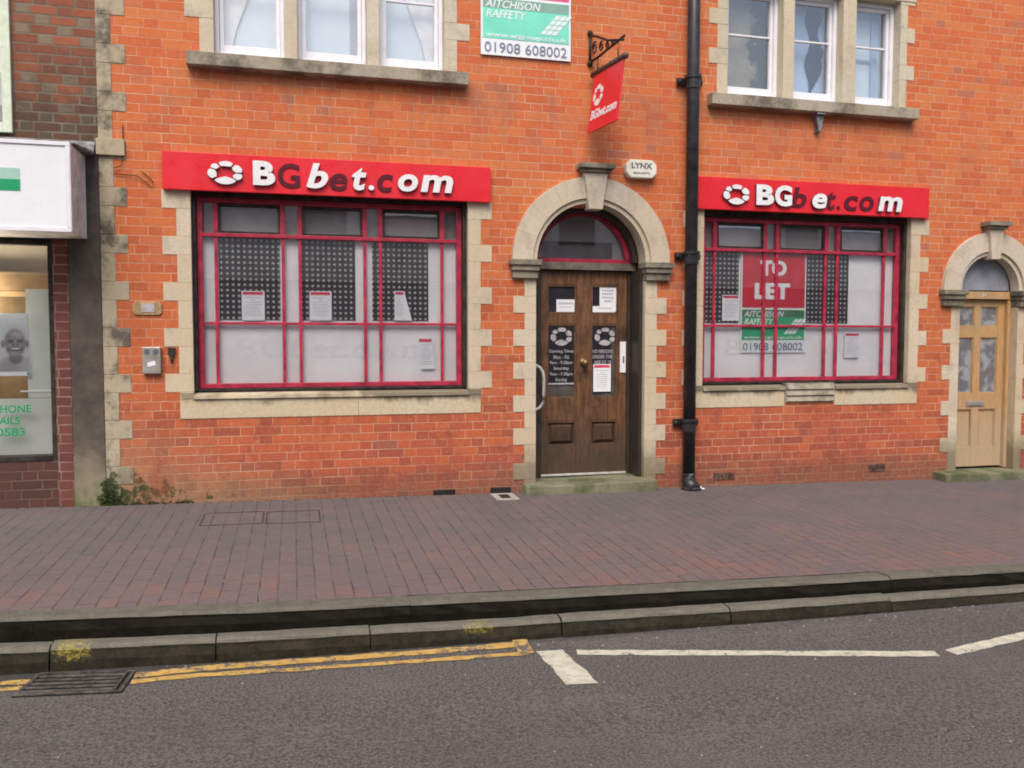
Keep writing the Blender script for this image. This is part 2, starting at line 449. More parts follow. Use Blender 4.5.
# dotted vinyl: dark with a grid of pale dots
n = NM('dotted_vinyl', 0.5, 0.3)
x, y, z = n.xyz()
fx = n.ma('SUBTRACT', n.ma('FRACT', n.ma('DIVIDE', x, 0.0485)), 0.5)
fz = n.ma('SUBTRACT', n.ma('FRACT', n.ma('DIVIDE', z, 0.0485)), 0.5)
d = n.ma('SQRT', n.ma('ADD', n.ma('MULTIPLY', fx, fx), n.ma('MULTIPLY', fz, fz)))
n.col(n.mix(n.mapr(d, 0.20, 0.27), (0.46, 0.46, 0.45), (0.030, 0.031, 0.033)))
MT['dots'] = n.m

# backing for one upper window, painted with a reflected beige facade and tree
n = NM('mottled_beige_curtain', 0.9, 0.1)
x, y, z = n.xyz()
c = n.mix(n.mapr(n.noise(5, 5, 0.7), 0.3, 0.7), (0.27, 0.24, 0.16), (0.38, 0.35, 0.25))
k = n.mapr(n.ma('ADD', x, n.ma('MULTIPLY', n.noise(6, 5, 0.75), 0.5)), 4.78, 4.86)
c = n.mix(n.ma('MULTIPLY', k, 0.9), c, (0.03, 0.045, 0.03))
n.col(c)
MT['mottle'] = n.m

# clay pavers laid at right angles to the wall
n = NM('clay_pavers', 0.85, 0.25)
x, y, z = n.xyz()
ux = n.ma('DIVIDE', n.ma('ADD', x, n.ma('MULTIPLY', n.ma('SUBTRACT', n.noise(3.1, 2), 0.5), 0.012)), 0.107)
cx = n.ma('FLOOR', ux)
fx = n.ma('SUBTRACT', ux, cx)
odd = n.ma('MODULO', n.ma('ADD', cx, 1000.0), 2.0)
uy = n.ma('ADD', n.ma('DIVIDE', n.ma('ADD', y, n.ma('MULTIPLY', n.ma('SUBTRACT', n.noise(4.3, 2), 0.5), 0.02)), 0.213), n.ma('MULTIPLY', odd, 0.5))
cy = n.ma('FLOOR', uy)
fy = n.ma('SUBTRACT', uy, cy)
ex = n.ma('MULTIPLY', n.ma('MINIMUM', fx, n.ma('SUBTRACT', 1.0, fx)), 0.107)
ey = n.ma('MULTIPLY', n.ma('MINIMUM', fy, n.ma('SUBTRACT', 1.0, fy)), 0.213)
jd = n.ma('ADD', n.ma('MINIMUM', n.ma('MULTIPLY', ex, 0.85), ey), n.ma('MULTIPLY', n.ma('SUBTRACT', n.noise(50, 3), 0.5), 0.003))
bm_ = n.mapr(jd, 0.0020, 0.0050)
w = n.white(n.comb(cx, cy, 0.0))[0]
big = n.noise(1.3, 4, 0.6)
redness = n.ma('ADD', n.ma('MULTIPLY', n.mapr(y, -1.0, -2.7), 0.35), n.ma('ADD', n.ma('MULTIPLY', w, 0.42), n.ma('MULTIPLY', n.ma('SUBTRACT', big, 0.5), 1.2)))
c = n.ramp(redness, [(0.0, (0.120, 0.112, 0.115)), (0.35, (0.148, 0.118, 0.118)), (0.65, (0.178, 0.124, 0.118)), (0.92, (0.225, 0.118, 0.10))])
c = n.mix(n.mapr(n.noise(55, 5, 0.8), 0.42, 0.62, 0, 0.65), c, (0.115, 0.098, 0.096))
c = n.mix(n.mapr(n.noise(45, 4, 0.75), 0.55, 0.72, 0, 0.45), c, (0.235, 0.185, 0.17))
c = n.mix(n.mapr(n.noise(0.8, 5, 0.65), 0.5, 0.7, 0, 0.45), c, (0.105, 0.092, 0.095))
jc = n.mix(n.mapr(n.noise(5, 4, 0.7), 0.38, 0.62), (0.060, 0.050, 0.050), (0.135, 0.112, 0.108))
c = n.mix(bm_, jc, c)
n.col(c)
n.bump(n.ma('ADD', bm_, n.ma('MULTIPLY', n.noise(90, 3), 0.4)), 0.5, 0.004)
MT['pavers'] = n.m

n = NM('asphalt', 0.9, 0.25)
f = n.noise(240, 3, 0.8)
f2 = n.noise(72, 4, 0.8)
c = n.mix(n.mapr(f2, 0.38, 0.62), (0.046, 0.043, 0.040), (0.172, 0.164, 0.154))
c = n.mix(n.mapr(n.noise(180, 1, out=0), 0.62, 0.70, 0, 0.7), c, (0.27, 0.22, 0.195))
c = n.mix(n.mapr(n.noise(2.6, 6, 0.7, scl=(0.35, 1, 1)), 0.50, 0.66, 0, 0.28), c, (0.165, 0.155, 0.142))
c = n.mix(n.mapr(n.noise(60, 2, 0.6), 0.68, 0.74, 0, 0.6), c, (0.035, 0.032, 0.030))
c = n.mix(n.mapr(n.noise(0.9, 4), 0.4, 0.7, 0, 0.30), c, (0.080, 0.075, 0.070))
y = n.xyz()[1]
# darker gutter along the kerb: silt, plus kerb-foot shade put into the colour
gut = n.mapr(n.ma('ADD', y, n.ma('MULTIPLY', n.noise(6, 5, 0.7), 0.22)), -3.12, -2.98)
c = n.mix(n.ma('MULTIPLY', gut, 0.65), c, (0.045, 0.038, 0.033))
n.col(c)
n.bump(n.ma('ADD', f2, n.ma('MULTIPLY', f, 0.5)), 0.8, 0.006)
MT['asphalt'] = n.m


def kerb_mat(name, top, face, marks=()):
    n = NM(name, 0.95, 0.04)
    ge = n.t.nodes.new('ShaderNodeNewGeometry')
    f = n.noise(11, 6, 0.75)
    g = n.noise(90, 4, 0.7)
    c = n.mix(n.mapr(f, 0.3, 0.7), top, tuple(q * 0.72 for q in top))
    # darker mottled colour on the upright faces
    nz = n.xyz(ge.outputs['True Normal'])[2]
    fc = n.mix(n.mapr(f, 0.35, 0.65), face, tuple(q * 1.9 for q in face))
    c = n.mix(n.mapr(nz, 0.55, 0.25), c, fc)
    c = n.mix(n.mapr(g, 0.45, 0.7, 0, 0.5), c, n.mix(1.0, c, (0.45, 0.45, 0.45), 'MULTIPLY'))
    x, y, z = n.xyz()
    for (mx, mz, rx, rz, amt) in marks:
        dx = n.ma('DIVIDE', n.ma('SUBTRACT', x, mx), rx)
        dz = n.ma('DIVIDE', n.ma('SUBTRACT', z, mz), rz)
        d = n.ma('ADD', n.ma('MULTIPLY', dx, dx), n.ma('MULTIPLY', dz, dz))
        k = n.mapr(n.ma('ADD', d, n.ma('MULTIPLY', n.ma('SUBTRACT', n.noise(45, 6, 0.85), 0.5), 9.0)), 0.9, -0.4)
        c = n.mix(n.ma('MULTIPLY', k, amt), c, (0.44, 0.36, 0.06))
    n.col(c)
    n.bump(g, 0.5, 0.004)
    return n


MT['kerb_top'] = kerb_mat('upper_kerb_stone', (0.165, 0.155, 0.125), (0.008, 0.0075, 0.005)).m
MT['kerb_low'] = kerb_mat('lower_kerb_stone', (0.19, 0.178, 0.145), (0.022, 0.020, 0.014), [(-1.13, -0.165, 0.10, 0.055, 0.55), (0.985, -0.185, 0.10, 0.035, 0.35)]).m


def paint_mat(name, c, wear=0.62, under=(0.12, 0.11, 0.11)):
    n = NM(name, 0.75, 0.3)
    a = n.noise(40, 5, 0.75)
    b = n.noise(7, 3, 0.6)
    k = n.mapr(n.ma('ADD', a, n.ma('MULTIPLY', n.ma('SUBTRACT', b, 0.5), 0.5)), wear, wear + 0.06)
    col = n.mix(n.mapr(n.noise(16, 4), 0.3, 0.7), c, tuple(q * 0.75 for q in c))
    n.col(n.mix(k, col, under))
    n.bump(n.noise(110, 4, 0.8), 0.5, 0.004)
    return n.m


MT['yellowline'] = paint_mat('worn_yellow_paint', (0.60, 0.38, 0.11), 0.53)
MT['whiteline'] = paint_mat('worn_white_paint', (0.60, 0.585, 0.47), 0.585)
MT['lemon'] = paint_mat('yellow_kerb_paint', (0.42, 0.36, 0.07), 0.47, (0.15, 0.135, 0.10))
MT['jointline'] = flat('silted_joint', (0.065, 0.055, 0.052), 0.9, 0.1, var=0.3, vs=12)
MT['airbrick'] = flat('sooty_air_brick', (0.17, 0.095, 0.075), 0.9, 0.1, var=0.35, vs=20)
MT['moss'] = flat('moss', (0.030, 0.045, 0.012), 0.95, 0.1, var=0.4, vs=40)
MT['cement'] = flat('pale_cement', (0.40, 0.38, 0.34), 0.9, 0.2, var=0.15, vs=20)
MT['cream_render'] = flat('cream_render', (0.84, 0.81, 0.72), 0.9, 0.2, var=0.08, vs=2)
MT['ground'] = flat('far_ground', (0.11, 0.10, 0.10), 0.9, 0.2, var=0.2, vs=0.8)


# ------------------------------------------------------------ mesh helper
class MB:
    def __init__(s):
        s.v = []
        s.f = []
        s.mi = []

    def face(s, pts, mi=0):
        i = len(s.v)
        s.v += [tuple(p) for p in pts]
        s.f.append(tuple(range(i, i + len(pts))))
        s.mi.append(mi)

    def poly(s, verts, faces, mi=0):
        i = len(s.v)
        s.v += [tuple(p) for p in verts]
        for f in faces:
            s.f.append(tuple(i + q for q in f))
            s.mi.append(mi)

    def box(s, x0, x1, y0, y1, z0, z1, mi=0):
        v = [(x0, y0, z0), (x1, y0, z0), (x1, y1, z0), (x0, y1, z0), (x0, y0, z1), (x1, y0, z1), (x1, y1, z1), (x0, y1, z1)]
        s.poly(v, [(0, 3, 2, 1), (4, 5, 6, 7), (0, 1, 5, 4), (1, 2, 6, 5), (2, 3, 7, 6), (3, 0, 4, 7)], mi)
        return s

    def prism(s, pts, y0, y1, mi=0, front_mi=None):
        """outline in x,z (counter-clockwise seen from the street) extruded from y0 (front) to y1 (back)"""
        n = len(pts)
        v = [(p[0], y0, p[1]) for p in pts] + [(p[0], y1, p[1]) for p in pts]
        s.poly(v, [tuple(range(n))], mi if front_mi is None else front_mi)
        s.poly(v, [tuple(reversed(range(n, 2 * n)))], mi)
        s.poly(v, [(i, i + n, (i + 1) % n + n, (i + 1) % n) for i in range(n)], mi)
        return s

    def prism_z(s, pts, z0, z1, mi=0):
        n = len(pts)
        v = [(p[0], p[1], z0) for p in pts] + [(p[0], p[1], z1) for p in pts]
        s.poly(v, [tuple(reversed(range(n))), tuple(range(n, 2 * n))] + [(i, (i + 1) % n, (i + 1) % n + n, i + n) for i in range(n)], mi)
        return s

    def arc(s, cx, cz, r0, r1, a0, a1, y0, y1, n=28, mi=0):
        v = []
        for i in range(n + 1):
            a = R(a0 + (a1 - a0) * i / n)
            for r in (r0, r1):
                for y in (y0, y1):
                    v.append((cx + r * math.cos(a), y, cz + r * math.sin(a)))
        f = []
        for i in range(n):
            a, b = 4 * i, 4 * i + 4
            f += [(a, b, b + 2, a + 2), (a + 1, a + 3, b + 3, b + 1), (a, a + 1, b + 1, b), (a + 2, b + 2, b + 3, a + 3)]
        f += [(0, 2, 3, 1), (4 * n, 4 * n + 1, 4 * n + 3, 4 * n + 2)]
        s.poly(v, f, mi)
        return s

    def disc(s, cx, cz, r, y, y1, n=20, rx=None, mi=0):
        rx = rx or r
        return s.prism([(cx + rx * math.cos(R(360 * i / n)), cz + r * math.sin(R(360 * i / n))) for i in range(n)], y, y1, mi)

    def tube(s, pts, r, n=10, mi=0, cap=True):
        pts = [Vector(p) for p in pts]
        rr = r if hasattr(r, '__len__') else [r] * len(pts)
        rings = []
        up = Vector((0.01, 0.02, 1))
        for i, p in enumerate(pts):
            d = (pts[min(i + 1, len(pts) - 1)] - pts[max(i - 1, 0)]).normalized()
            a = d.cross(up)
            if a.length < 0.1:
                a = d.cross(Vector((1, 0.02, 0)))
            a.normalize()
            b = d.cross(a)
            rings.append([p + (a * math.cos(2 * math.pi * k / n) + b * math.sin(2 * math.pi * k / n)) * rr[i] for k in range(n)])
        v = [q for g in rings for q in g]
        f = []
        for i in range(len(pts) - 1):
            for k in range(n):
                f.append((i * n + k, i * n + (k + 1) % n, (i + 1) * n + (k + 1) % n, (i + 1) * n + k))
        if cap:
            f.append(tuple(reversed(range(n))))
            f.append(tuple(range((len(pts) - 1) * n, len(pts) * n)))
        s.poly(v, f, mi)
        return s

    def sphere(s, c, r, n=12, mi=0):
        v = []
        f = []
        rx, ry, rz = r if hasattr(r, '__len__') else (r, r, r)
        for i in range(n // 2 + 1):
            t = math.pi * i / (n // 2)
            for k in range(n):
                a = 2 * math.pi * k / n
                v.append((c[0] + rx * math.sin(t) * math.cos(a), c[1] + ry * math.sin(t) * math.sin(a), c[2] + rz * math.cos(t)))
        for i in range(n // 2):
            for k in range(n):
                f.append((i * n + k, (i + 1) * n + k, (i + 1) * n + (k + 1) % n, i * n + (k + 1) % n))
        s.poly(v, f, mi)
        return s


WL = {}     # world location of each placed object's origin


def tag(o, label=None, cat=None, group=None, kind=None):
    if label:
        o['label'] = label
    if cat:
        o['category'] = cat
    if group:
        o['group'] = group
    if kind:
        o['kind'] = kind
    return o


def thing(name, label, cat, loc, group=None):
    o = bpy.data.objects.new(name, None)
    o.empty_display_size = 0.1
    C.objects.link(o)
    o.location = loc
    WL[o] = Vector(loc)
    return tag(o, label, cat, group)


def add(name, mb, mat, parent=None, bevel=0.0, smooth=False, label=None):
    """link the collected shape as ONE mesh object; coordinates come in as world metres"""
    xs = [v[0] for v in mb.v]
    ys = [v[1] for v in mb.v]
    zs = [v[2] for v in mb.v]
    if parent is None:
        loc = Vector(((min(xs) + max(xs)) / 2, (min(ys) + max(ys)) / 2, min(zs)))
    else:
        loc = WL[parent]
    me = bpy.data.meshes.new(name)
    me.from_pydata([(v[0] - loc.x, v[1] - loc.y, v[2] - loc.z) for v in mb.v], [], mb.f)
    mats = mat if isinstance(mat, (list, tuple)) else [mat]
    for m in mats:
        me.materials.append(MT[m] if isinstance(m, str) else m)
    for p, i in zip(me.polygons, mb.mi):
        p.material_index = i
    bm = bmesh.new()
    bm.from_mesh(me)
    bmesh.ops.remove_doubles(bm, verts=bm.verts, dist=1e-5)
    bmesh.ops.recalc_face_normals(bm, faces=bm.faces)
    bm.to_mesh(me)
    bm.free()
    if smooth:
        for p in me.polygons:
            p.use_smooth = True
    o = bpy.data.objects.new(name, me)
    C.objects.link(o)
    if parent is None:
        o.location = loc
        WL[o] = loc
    else:
        o.parent = parent
        WL[o] = loc
    if bevel:
        b = o.modifiers.new('bevel', 'BEVEL')
        b.width = bevel
        b.segments = 2
        b.limit_method = 'ANGLE'
        b.angle_limit = R(40)
    if label:
        o['label'] = label
    return o


def struct(o):
    o['kind'] = 'structure'
    return o


def text_mesh(body, shear=0.0, bold=0.0, depth=0.5, res=3, cw=1.0, lines=1.0):
    cu = bpy.data.curves.new('t', 'FONT')
    cu.body = body
    cu.size = 1.0
    cu.shear = shear
    cu.offset = bold
    cu.extrude = depth
    cu.resolution_u = res
    cu.space_character = cw
    cu.space_line = lines
    cu.align_x = 'CENTER'
    o = bpy.data.objects.new('t', cu)
    C.objects.link(o)
    bpy.context.view_layer.update()
    dg = bpy.context.evaluated_depsgraph_get()
    me = bpy.data.meshes.new_from_object(o.evaluated_get(dg))
    v = [tuple(q.co) for q in me.vertices]
    f = [tuple(p.vertices) for p in me.polygons]
    nz = [p.normal.z for p in me.polygons]
    bpy.data.objects.remove(o)
    bpy.data.curves.remove(cu)
    bpy.data.meshes.remove(me)
    return v, f, nz


def text_mb(body, x0, x1, z0, z1, y, thick=0.002, mb=None, place=None, **kw):
    """lettering stretched to the box x0..x1, z0..z1, its face at y and its back at y+thick"""
    v, f, nz = text_mesh(body, **kw)
    ax, bx = min(q[0] for q in v), max(q[0] for q in v)
    az, bz = min(q[1] for q in v), max(q[1] for q in v)
    ay, by = min(q[2] for q in v), max(q[2] for q in v)
    mb = mb or MB()
    w = []
    for q in v:
        p = (x0 + (q[0] - ax) / (bx - ax) * (x1 - x0), y + (by - q[2]) / (by - ay) * thick, z0 + (q[1] - az) / (bz - az) * (z1 - z0))
        w.append(place(*p) if place else p)
    i = len(mb.v)
    mb.v += w
    for ff, nn in zip(f, nz):
        mb.f.append(tuple(i + k for k in ff))
        mb.mi.append(0 if nn > 0.5 else 1)
    return mb


def emblem_mb(x0, x1, z0, z1, y, thick, mb=None, place=None):
    """ring of six rounded wedges round a star-shaped gap"""
    mb = mb or MB()
    cx, cz, rx, rz = (x0 + x1) / 2, (z0 + z1) / 2, (x1 - x0) / 2, (z1 - z0) / 2
    for a0, a1, r0, r1 in ((228, 312, 0.34, 1.0), (318, 355, 0.50, 0.99), (4, 50, 0.50, 1.0), (60, 114, 0.56, 0.98), (123, 153, 0.55, 0.98), (161, 216, 0.50, 0.99)):
        pts = []
        for i in range(9):
            a = a0 + (a1 - a0) * i / 8
            rr = r1 * (1 - 0.10 * abs(i - 4) ** 2.5 / 32)
            pts.append((cx + rx * rr * math.cos(R(a)), cz + rz * rr * math.sin(R(a))))
        m = R((a0 + a1) / 2)
        e = 0.70 if a1 - a0 > 60 else 0.60
        pts.append((cx + rx * e * math.cos(R(a1)), cz + rz * e * math.sin(R(a1))))
        pts.append((cx + rx * r0 * math.cos(m + 0.15), cz + rz * r0 * math.sin(m + 0.15)))
        pts.append((cx + rx * r0 * math.cos(m - 0.15), cz + rz * r0 * math.sin(m - 0.15)))
        pts.append((cx + rx * e * math.cos(R(a0)), cz + rz * e * math.sin(R(a0))))
        t = MB()
        t.prism(pts, y, y + thick, 1, 0)
        i = len(mb.v)
        mb.v += [place(*q) if place else q for q in t.v]
        mb.f += [tuple(i + k for k in ff) for ff in t.f]
        mb.mi += t.mi
    return mb


# ------------------------------------------------------------ ground, pavement, kerbs, road
def zp(x, y):
    return 0.02 - 0.013 * x + 0.02 * y


def zr(x, y):
    return -0.304 - 0.002 * max(-12, min(12, x)) - 0.012 * y


KX = [(-40, -2.2), (-6, -2.45), (-3, -2.70), (-1.5, -2.825), (-0.2, -2.94), (1.2, -3.0), (2.8, -3.06), (4.75, -3.10), (8, -3.15), (40, -3.3)]


def ky(x):
    for (a, ya), (b, yb) in zip(KX, KX[1:]):
        if a <= x <= b:
            t = (x - a) / (b - a)
            return ya + (yb - ya) * t
    return -3.0


xs = [-40, -20, -10] + [-6 + 0.25 * i for i in range(0, 73)] + [14, 20, 40]
mb = MB()
for a, b in zip(xs, xs[1:]):
    mb.face([(a, ky(a) + 0.135, zp(a, ky(a) + 0.135)), (b, ky(b) + 0.135, zp(b, ky(b) + 0.135)), (b, 0.4, zp(b, 0.4)), (a, 0.4, zp(a, 0.4))])
struct(add('pavement', mb, 'pavers'))
mb = MB()
for a, b in zip(xs, xs[1:]):
    mb.face([(a, -11.0, zr(a, -11)), (b, -11.0, zr(b, -11)), (b, ky(b) - 0.02, zr(b, ky(b))), (a, ky(a) - 0.02, zr(a, ky(a)))])
struct(add('road', mb, 'asphalt'))
mb = MB()
mb.box(-300, 300, -300, 300, -1.7, -1.6)
struct(add('ground', mb, 'ground'))


def kerb(name, y_in, y_out, drop, height, joints, mat, seed, r=0.028):
    rnd = random.Random(seed)
    mb = MB()
    edges = [-40] + joints + [40]
    for a, b in zip(edges, edges[1:]):
        gp_ = 0.0012 if name == 'upper_kerb' else 0.004
        a2, b2 = a + gp_, b - gp_
        n = max(1, int((b2 - a2) / 0.12)) if b2 - a2 < 6 else 12
        dy = rnd.uniform(-0.010, 0.010)
        dz = rnd.uniform(-0.004, 0.004)
        prof = [(y_in, 0, 0), (y_out + r, 0, 0)]
        for i in range(1, 5):
            t = R(90 * i / 4)
            prof.append((y_out + r - r * math.sin(t), 0, -(r - r * math.cos(t))))
        prof += [(y_out - 0.012, 0, -height * 0.6), (y_out - 0.018, 0, -height - 0.05)]
        rows = []
        for i in range(n + 1):
            x = a2 + (b2 - a2) * i / n
            base = ky(x)
            top = zp(x, base) + drop + (0.0048 * max(0.0, min(9.0, x + 1)) if name == 'lower_kerb' else 0)
            j = rnd.uniform(-0.003, 0.003)
            rows.append([(x, base + q[0] + (dy + j if q[0] < y_in - 0.02 else 0), top + q[2] + dz + rnd.uniform(-0.002, 0.002)) for q in prof])
        m = len(prof)
        v = [p for r_ in rows for p in r_]
        f = []
        for i in range(n):
            for k in range(m - 1):
                f.append((i * m + k, i * m + k + 1, (i + 1) * m + k + 1, (i + 1) * m + k))
        f.append(tuple(range(m)))
        f.append(tuple(reversed(range(n * m, (n + 1) * m))))
        mb.poly(v, f)
    return struct(add(name, mb, mat, smooth=False))


kerb('upper_kerb', 0.14, 0.0, 0.003, 0.115, [-20, -10, -3.1, 0.62, 3.7, 7.2, 12, 20], 'kerb_top', 3)
kerb('lower_kerb', -0.008, -0.105, -0.118, 0.125, [-20, -10, -5, -3, -1.235, -0.42, 0.385, 1.47, 2.52, 3.62, 4.9, 6.1, 7.3, 9, 12, 20], 'kerb_low', 5, r=0.035)
# mortar bed under the kerb joints
mb = MB()
for a, b in zip(xs, xs[1:]):
    for (yo, zo) in ((0.012, -0.010), (-0.090, -0.130)):
        mb.face([(a, ky(a) + yo, zp(a, ky(a)) + zo), (b, ky(b) + yo, zp(b, ky(b)) + zo), (b, ky(b) + yo, -1.2), (a, ky(a) + yo, -1.2)])
        mb.face([(a, ky(a) + yo, zp(a, ky(a)) + zo), (b, ky(b) + yo, zp(b, ky(b)) + zo), (b, ky(b) + yo + 0.1, zp(b, ky(b)) + zo), (a, ky(a) + yo + 0.1, zp(a, ky(a)) + zo)])
struct(add('kerb_bedding', mb, 'black'))


def sub(pts, step=0.05, jit=0.006, rnd=random.Random(11)):
    out = []
    n = len(pts)
    for i in range(n):
        a, b = pts[i], pts[(i + 1) % n]
        L = math.hypot(b[0] - a[0], b[1] - a[1])
        k = max(1, int(L / step))
        for j in range(k):
            t = j / k
            out.append((a[0] + (b[0] - a[0]) * t + rnd.uniform(-jit, jit), a[1] + (b[1] - a[1]) * t + rnd.uniform(-jit, jit)))
    return out


def marking(strips, mat, lift=0.004, jit=0.006):
    mb = MB()
    for pts in strips:
        q = sub(pts, jit=jit)
        mb.face([(p[0], p[1], zr(*p) + lift) for p in q])
    return struct(add('road_marking', mb, mat))


def band(line, w, step=0.06, mb=None, jit=0.007, lift=0.004, rnd=random.Random(4)):
    mb = mb or MB()
    pts = []
    for (a, b) in zip(line, line[1:]):
        L = math.hypot(b[0] - a[0], b[1] - a[1])
        k = max(1, int(L / step))
        pts += [(a[0] + (b[0] - a[0]) * j / k, a[1] + (b[1] - a[1]) * j / k) for j in range(k)]
    pts.append(line[-1])
    prev = None
    for i, p in enumerate(pts):
        q0, q1 = pts[max(0, i - 1)], pts[min(len(pts) - 1, i + 1)]
        d = Vector((q1[0] - q0[0], q1[1] - q0[1]))
        d.normalize()
        nrm = Vector((-d.y, d.x))
        a = (p[0] + nrm.x * (w / 2 + rnd.uniform(-jit, jit)), p[1] + nrm.y * (w / 2 + rnd.uniform(-jit, jit)))
        b = (p[0] - nrm.x * (w / 2 + rnd.uniform(-jit, jit)), p[1] - nrm.y * (w / 2 + rnd.uniform(-jit, jit)))
        cur = ((a[0], a[1], zr(*a) + lift), (b[0], b[1], zr(*b) + lift))
        if prev:
            mb.face([prev[0], prev[1], cur[1], cur[0]])
        prev = cur
    return mb


#ROADMARKS
def S(pts):     # measured on a road 1.5 cm higher: slide along the sight line onto this one
    out = []
    for p in pts:
        q = p
        for _ in range(3):
            k = (1.44 - zr(*q)) / (1.44 + 0.30 + 0.013 * p[0] + 0.01 * p[1])
            q = (p[0] * k, -7.7 + (p[1] + 7.7) * k)
        out.append(q)
    return out


mb = MB()
band(S([(-6, -2.75), (-3, -2.98), (-1.42, -3.115), (-1.27, -3.125)]), 0.055, mb=mb)
band(S([(-6, -2.86), (-3, -3.08), (-1.42, -3.20), (-1.30, -3.21)]), 0.05, mb=mb)
band(S([(-0.80, -3.158), (-0.49, -3.128), (0.27, -3.143), (0.75, -3.150), (1.20, -3.140)]), 0.075, mb=mb)
band(S([(-0.80, -3.238), (-0.48, -3.225), (0.27, -3.262), (0.75, -3.275), (1.235, -3.290)]), 0.052, mb=mb)
band(S([(1.238, -3.005), (1.215, -3.30)]), 0.085, mb=mb, lift=0.0065)
struct(add('road_marking', mb, 'yellowline'))
mb = MB()
q = sub(S([(1.273, -3.273), (1.425, -3.280), (1.455, -3.765), (1.29, -3.758)]), jit=0.008)
mb.face([(p[0], p[1], zr(*p) + 0.004) for p in q])
struct(add('road_marking', mb, 'whiteline'))
mb = band(S([(1.49, -3.337), (2.5, -3.575), (3.44, -3.80)]), 0.078)
struct(add('road_marking', mb, 'whiteline'))
mb = band(S([(3.53, -3.798), (4.18, -3.65), (6.0, -3.26)]), 0.085)
struct(add('road_marking', mb, 'whiteline'))

# ------------------------------------------------------------ the brick building
HW = 8.2
bld = thing('brick_building', 'orange brick building with red-framed shop windows and two arched stone doorways', 'building', (2.7, 0.0, -0.1))

openings = [(-0.88, 1.61, 0.93, 2.72), (3.875, 6.36, 0.93, 2.72), (2.16, 3.35, -1.0, 2.70), (6.90, 7.76, -1.0, 2.34),
            (-0.68, 1.40, 3.80, 5.1), (4.10, 6.16, 3.80, 5.0)]
mb = MB()
gx = sorted(set([-1.45, 14.0] + [o[0] for o in openings] + [o[1] for o in openings]))
gz = sorted(set([-1.0, HW] + [o[2] for o in openings] + [o[3] for o in openings]))


def solid(xm, zm):
    return not any(o[0] < xm < o[1] and o[2] < zm < o[3] for o in openings)


D = 0.36
for i in range(len(gx) - 1):
    for j in range(len(gz) - 1):
        x0, x1, z0, z1 = gx[i], gx[i + 1], gz[j], gz[j + 1]
        if not solid((x0 + x1) / 2, (z0 + z1) / 2):
            continue
        mb.face([(x0, 0, z0), (x1, 0, z0), (x1, 0, z1), (x0, 0, z1)])
        mb.face([(x0, D, z0), (x0, D, z1), (x1, D, z1), (x1, D, z0)])
        xm, zm = (x0 + x1) / 2, (z0 + z1) / 2
        for (hit, a, b) in ((i == 0 or not solid((gx[i - 1] + x0) / 2, zm), (x0, z0), (x0, z1)), (i == len(gx) - 2 or not solid((gx[min(i + 2, len(gx) - 1)] + x1) / 2, zm), (x1, z0), (x1, z1)),
                            (j == 0 or not solid(xm, (gz[j - 1] + z0) / 2), (x0, z0), (x1, z0)), (j == len(gz) - 2 or not solid(xm, (gz[min(j + 2, len(gz) - 1)] + z1) / 2), (x0, z1), (x1, z1))):
            if hit:
                mb.face([(a[0], 0, a[1]), (b[0], 0, b[1]), (b[0], D, b[1]), (a[0], D, a[1])])
add('wall', mb, 'brick', bld)
# body behind the facade (side walls, back, roof slab) so that it stands as a building
mb = MB()
mb.box(-1.52, -1.30, D + 0.003, 7, -1.0, HW)
mb.box(13.8, 14.0, D + 0.003, 7, -1.0, HW)
mb.box(-1.30, 13.8, 6.8, 7, -1.0, HW)
add('rear_wall', mb, 'brick', bld)
mb = MB()
mb.box(-1.6, 14.1, -0.15, 7.1, HW + 0.003, HW + 0.2)
add('roof', mb, 'lead', bld)

CO = 0.0775


def tooth_col(mb, xc0, xc1, xt, z0, z1, tops, th, y0, y1):
    """a jamb of stone blocks: column xc0..xc1 whose tooth blocks reach out to xt"""
    cuts = sorted(set([z0, z1] + [t for t in tops if z0 < t < z1] + [t - th for t in tops if z0 < t - th < z1]))
    for a, b in zip(cuts, cuts[1:]):
        m = (a + b) / 2
        is_t = any(t - th < m < t for t in tops)
        x0, x1 = xc0, xc1
        if is_t:
            if xt < xc0:
                x0 = xt
            else:
                x1 = xt
        g = 0.0007
        mb.box(x0, x1, y0, y1, a + g, b - g)


ser = [0.755 + CO * 5 * k for k in range(-1, 12)]           # tooth tops, every fifth course
ser = [t + 0.3875 for t in ser]
ser = sorted(set([round(t, 4) for t in ser] + [0.3675, 0.755]))
mb = MB()
tooth_col(mb, -1.536, -1.425, -1.325, -0.5, 2.945, ser, 0.155, -0.006, 0.30)
tooth_col(mb, -1.536, -1.425, -1.315, 3.085, 8.15, ser, 0.155, -0.006, 0.05)
mb.box(-1.55, -1.332, -0.035, 0.05, 2.948, 3.083)
add('corner_quoins', mb, 'quoin', bld, bevel=0.004)

